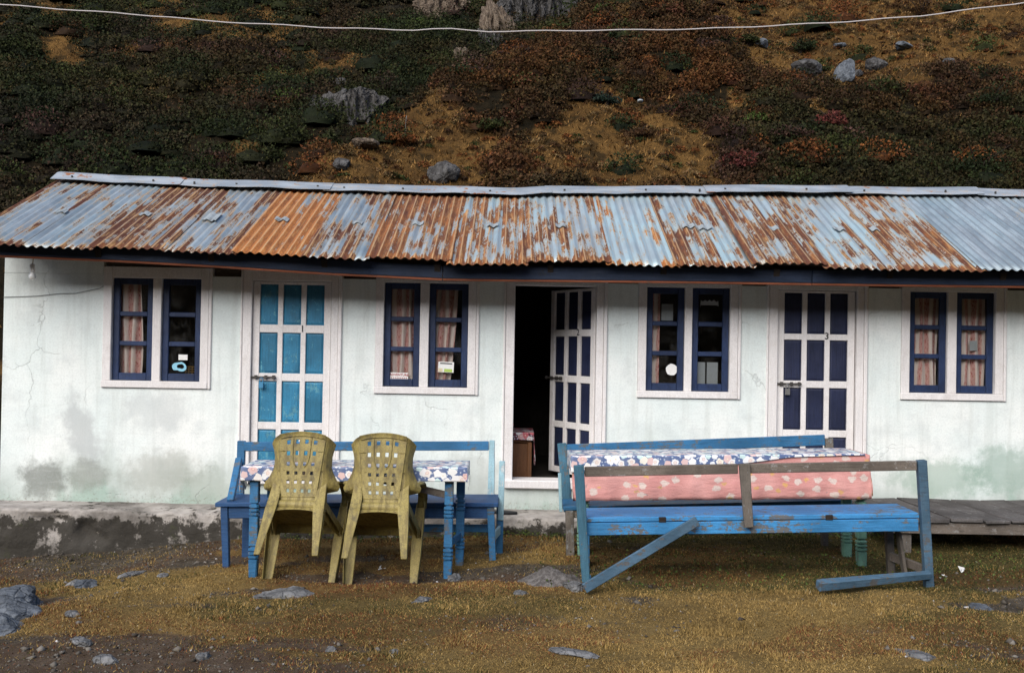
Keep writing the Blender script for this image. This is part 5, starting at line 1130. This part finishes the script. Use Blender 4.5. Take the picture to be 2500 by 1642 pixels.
def yard_cover():
    rs = np.random.default_rng(11)
    # turf blades
    n = 900000; x = rs.uniform(-5.2, 5.2, n); y = -.46 - rs.random(n) ** .85 * 5.2; t = bare(x, y)
    tuft = fbm(x * 7, y * 7, 601, 3); keep = rs.random(n) < t * (.25 + .75 * sstep(.18, .52, tuft)) + .05 + .5 * sstep(-.75, -.5, y) * (x > -2.2); x, y, t, tuft = (a[keep] for a in (x, y, t, tuft)); n = len(x); z = gz(x, y)
    h = rs.uniform(.003, .012, n) * (.5 + tuft) * (1 + 1.0 * sstep(.63, .75, tuft)) * (1 + .6 * sstep(-.8, -.5, y)); w = rs.uniform(.0016, .0036, n) * 1.3; an = rs.uniform(0, 6.283, n); ln = rs.normal(0, .011, (n, 2))
    dx, dy = np.cos(an) * w, np.sin(an) * w
    V = np.stack([np.stack([x - dx, y - dy, z - .004], -1), np.stack([x + dx, y + dy, z - .004], -1), np.stack([x + ln[:, 0], y + ln[:, 1], z + h], -1)], 1).reshape(-1, 3)
    me = npmesh('turf', V, np.arange(len(V)).reshape(-1, 3))
    green = np.clip(sstep(.48, .62, fbm(x * .8 + 9, y * 1.1, 21)) * .45 + .75 * sstep(.3, .9, x) * sstep(-2.5, -2.2, y) + .35 * sstep(2.2, 3.4, x) * sstep(-4.5, -2.5, y) + .6 * sstep(-.8, -.55, y), 0, 1)  # green blades, darkened under the right benches to deepen the shade there
    red = np.clip(sstep(.5, .62, fbm(x * .9 + 40, y * 1.5, 41)) * .6 + .6 * sstep(-2.6, -2.25, y) * sstep(-1.75, -1.95, y) * sstep(.6, .3, x) * sstep(-2, -1.6, x), 0, 1)
    q = rs.random((n, 1)); c = np.array([.315, .210, .072]) * q + np.array([.140, .090, .032]) * (1 - q)
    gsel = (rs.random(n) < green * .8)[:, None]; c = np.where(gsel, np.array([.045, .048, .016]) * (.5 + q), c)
    rsel = (rs.random(n) < red * .6)[:, None]; c = np.where(rsel, np.array([.125, .045, .019]) * (.5 + q), c)
    c = c * rs.uniform(.7, 1.3, (n, 1)) * (.55 + .95 * fbm(x * 2.1, y * 3.2, 640, 4))[:, None]; pale = (rs.random(n) < .012)[:, None]; c = np.where(pale, np.array([.34, .28, .17]), c)
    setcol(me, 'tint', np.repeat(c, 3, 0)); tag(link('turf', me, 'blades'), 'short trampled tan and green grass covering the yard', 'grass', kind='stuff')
    # gravel and soil crumbs
    n = 26000; x = rs.uniform(-6, 6, n); y = rs.uniform(-5.6, -.45, n); t = bare(x, y); keep = rs.random(n) < (1 - t) * .9 + .03; x, y = x[keep], y[keep]; n = len(x); z = gz(x, y)
    s = rs.uniform(.004, .011, n) * (1 + 1.6 * (rs.random(n) < .06)); O = np.array([[1, 0, 0], [-1, 0, 0], [0, 1, 0], [0, -1, 0], [0, 0, .7], [0, 0, -.7]])
    P = (O[None] * rs.uniform(.6, 1.3, (n, 6, 1)) + rs.normal(0, .2, (n, 6, 3))) * s[:, None, None] + np.stack([x, y, z + s * .2], -1)[:, None]
    Fo = np.array([[0, 2, 4], [2, 1, 4], [1, 3, 4], [3, 0, 4], [2, 0, 5], [1, 2, 5], [3, 1, 5], [0, 3, 5]]); Fc = (Fo[None] + np.arange(n)[:, None, None] * 6).reshape(-1, 3)
    me = npmesh('gravel', P.reshape(-1, 3), Fc); k = rs.random((n, 1)); c = (np.array([.045, .037, .029]) * (1 - k) + np.array([.15, .135, .115]) * k) * rs.uniform(.7, 1.3, (n, 1)); c = np.where((rs.random(n) < .03)[:, None], np.array([.45, .43, .42]), c)
    setcol(me, 'tint', np.repeat(c, 6, 0)); tag(link('gravel', me, 'blades'), 'loose grey gravel and soil crumbs scattered over the bare ground', 'gravel', kind='stuff')
    # weeds along the ledge and beneath the benches
    n = 5200; x = np.where(rs.random(n) < .5, rs.uniform(-.3, 5.5, n), rs.uniform(-2.3, 5, n)); y = np.where(rs.random(n) < .55, -.45 - np.abs(rs.normal(0, .07, n)), rs.uniform(-2.3, -1.2, n)); keep = (x > .2) | (y > -.65); x, y = x[keep], y[keep]; n = len(x)
    P = np.stack([x, y, gz(x, y) + rs.uniform(.005, .05, n)], -1); T = leaf_tris(P, rs.uniform(.010, .026, n), rs); V = T.reshape(-1, 3); me = npmesh('weeds', V, np.arange(len(V)).reshape(-1, 3)); c = np.array([.055, .070, .018]) * rs.uniform(.4, 1.7, (n, 1)) * rs.uniform(.85, 1.15, (n, 3))
    setcol(me, 'tint', np.repeat(c, 3, 0)); tag(link('weeds', me, 'leaves'), 'small green weeds along the ledge and under the right benches', 'weeds', kind='stuff')
yard_cover()
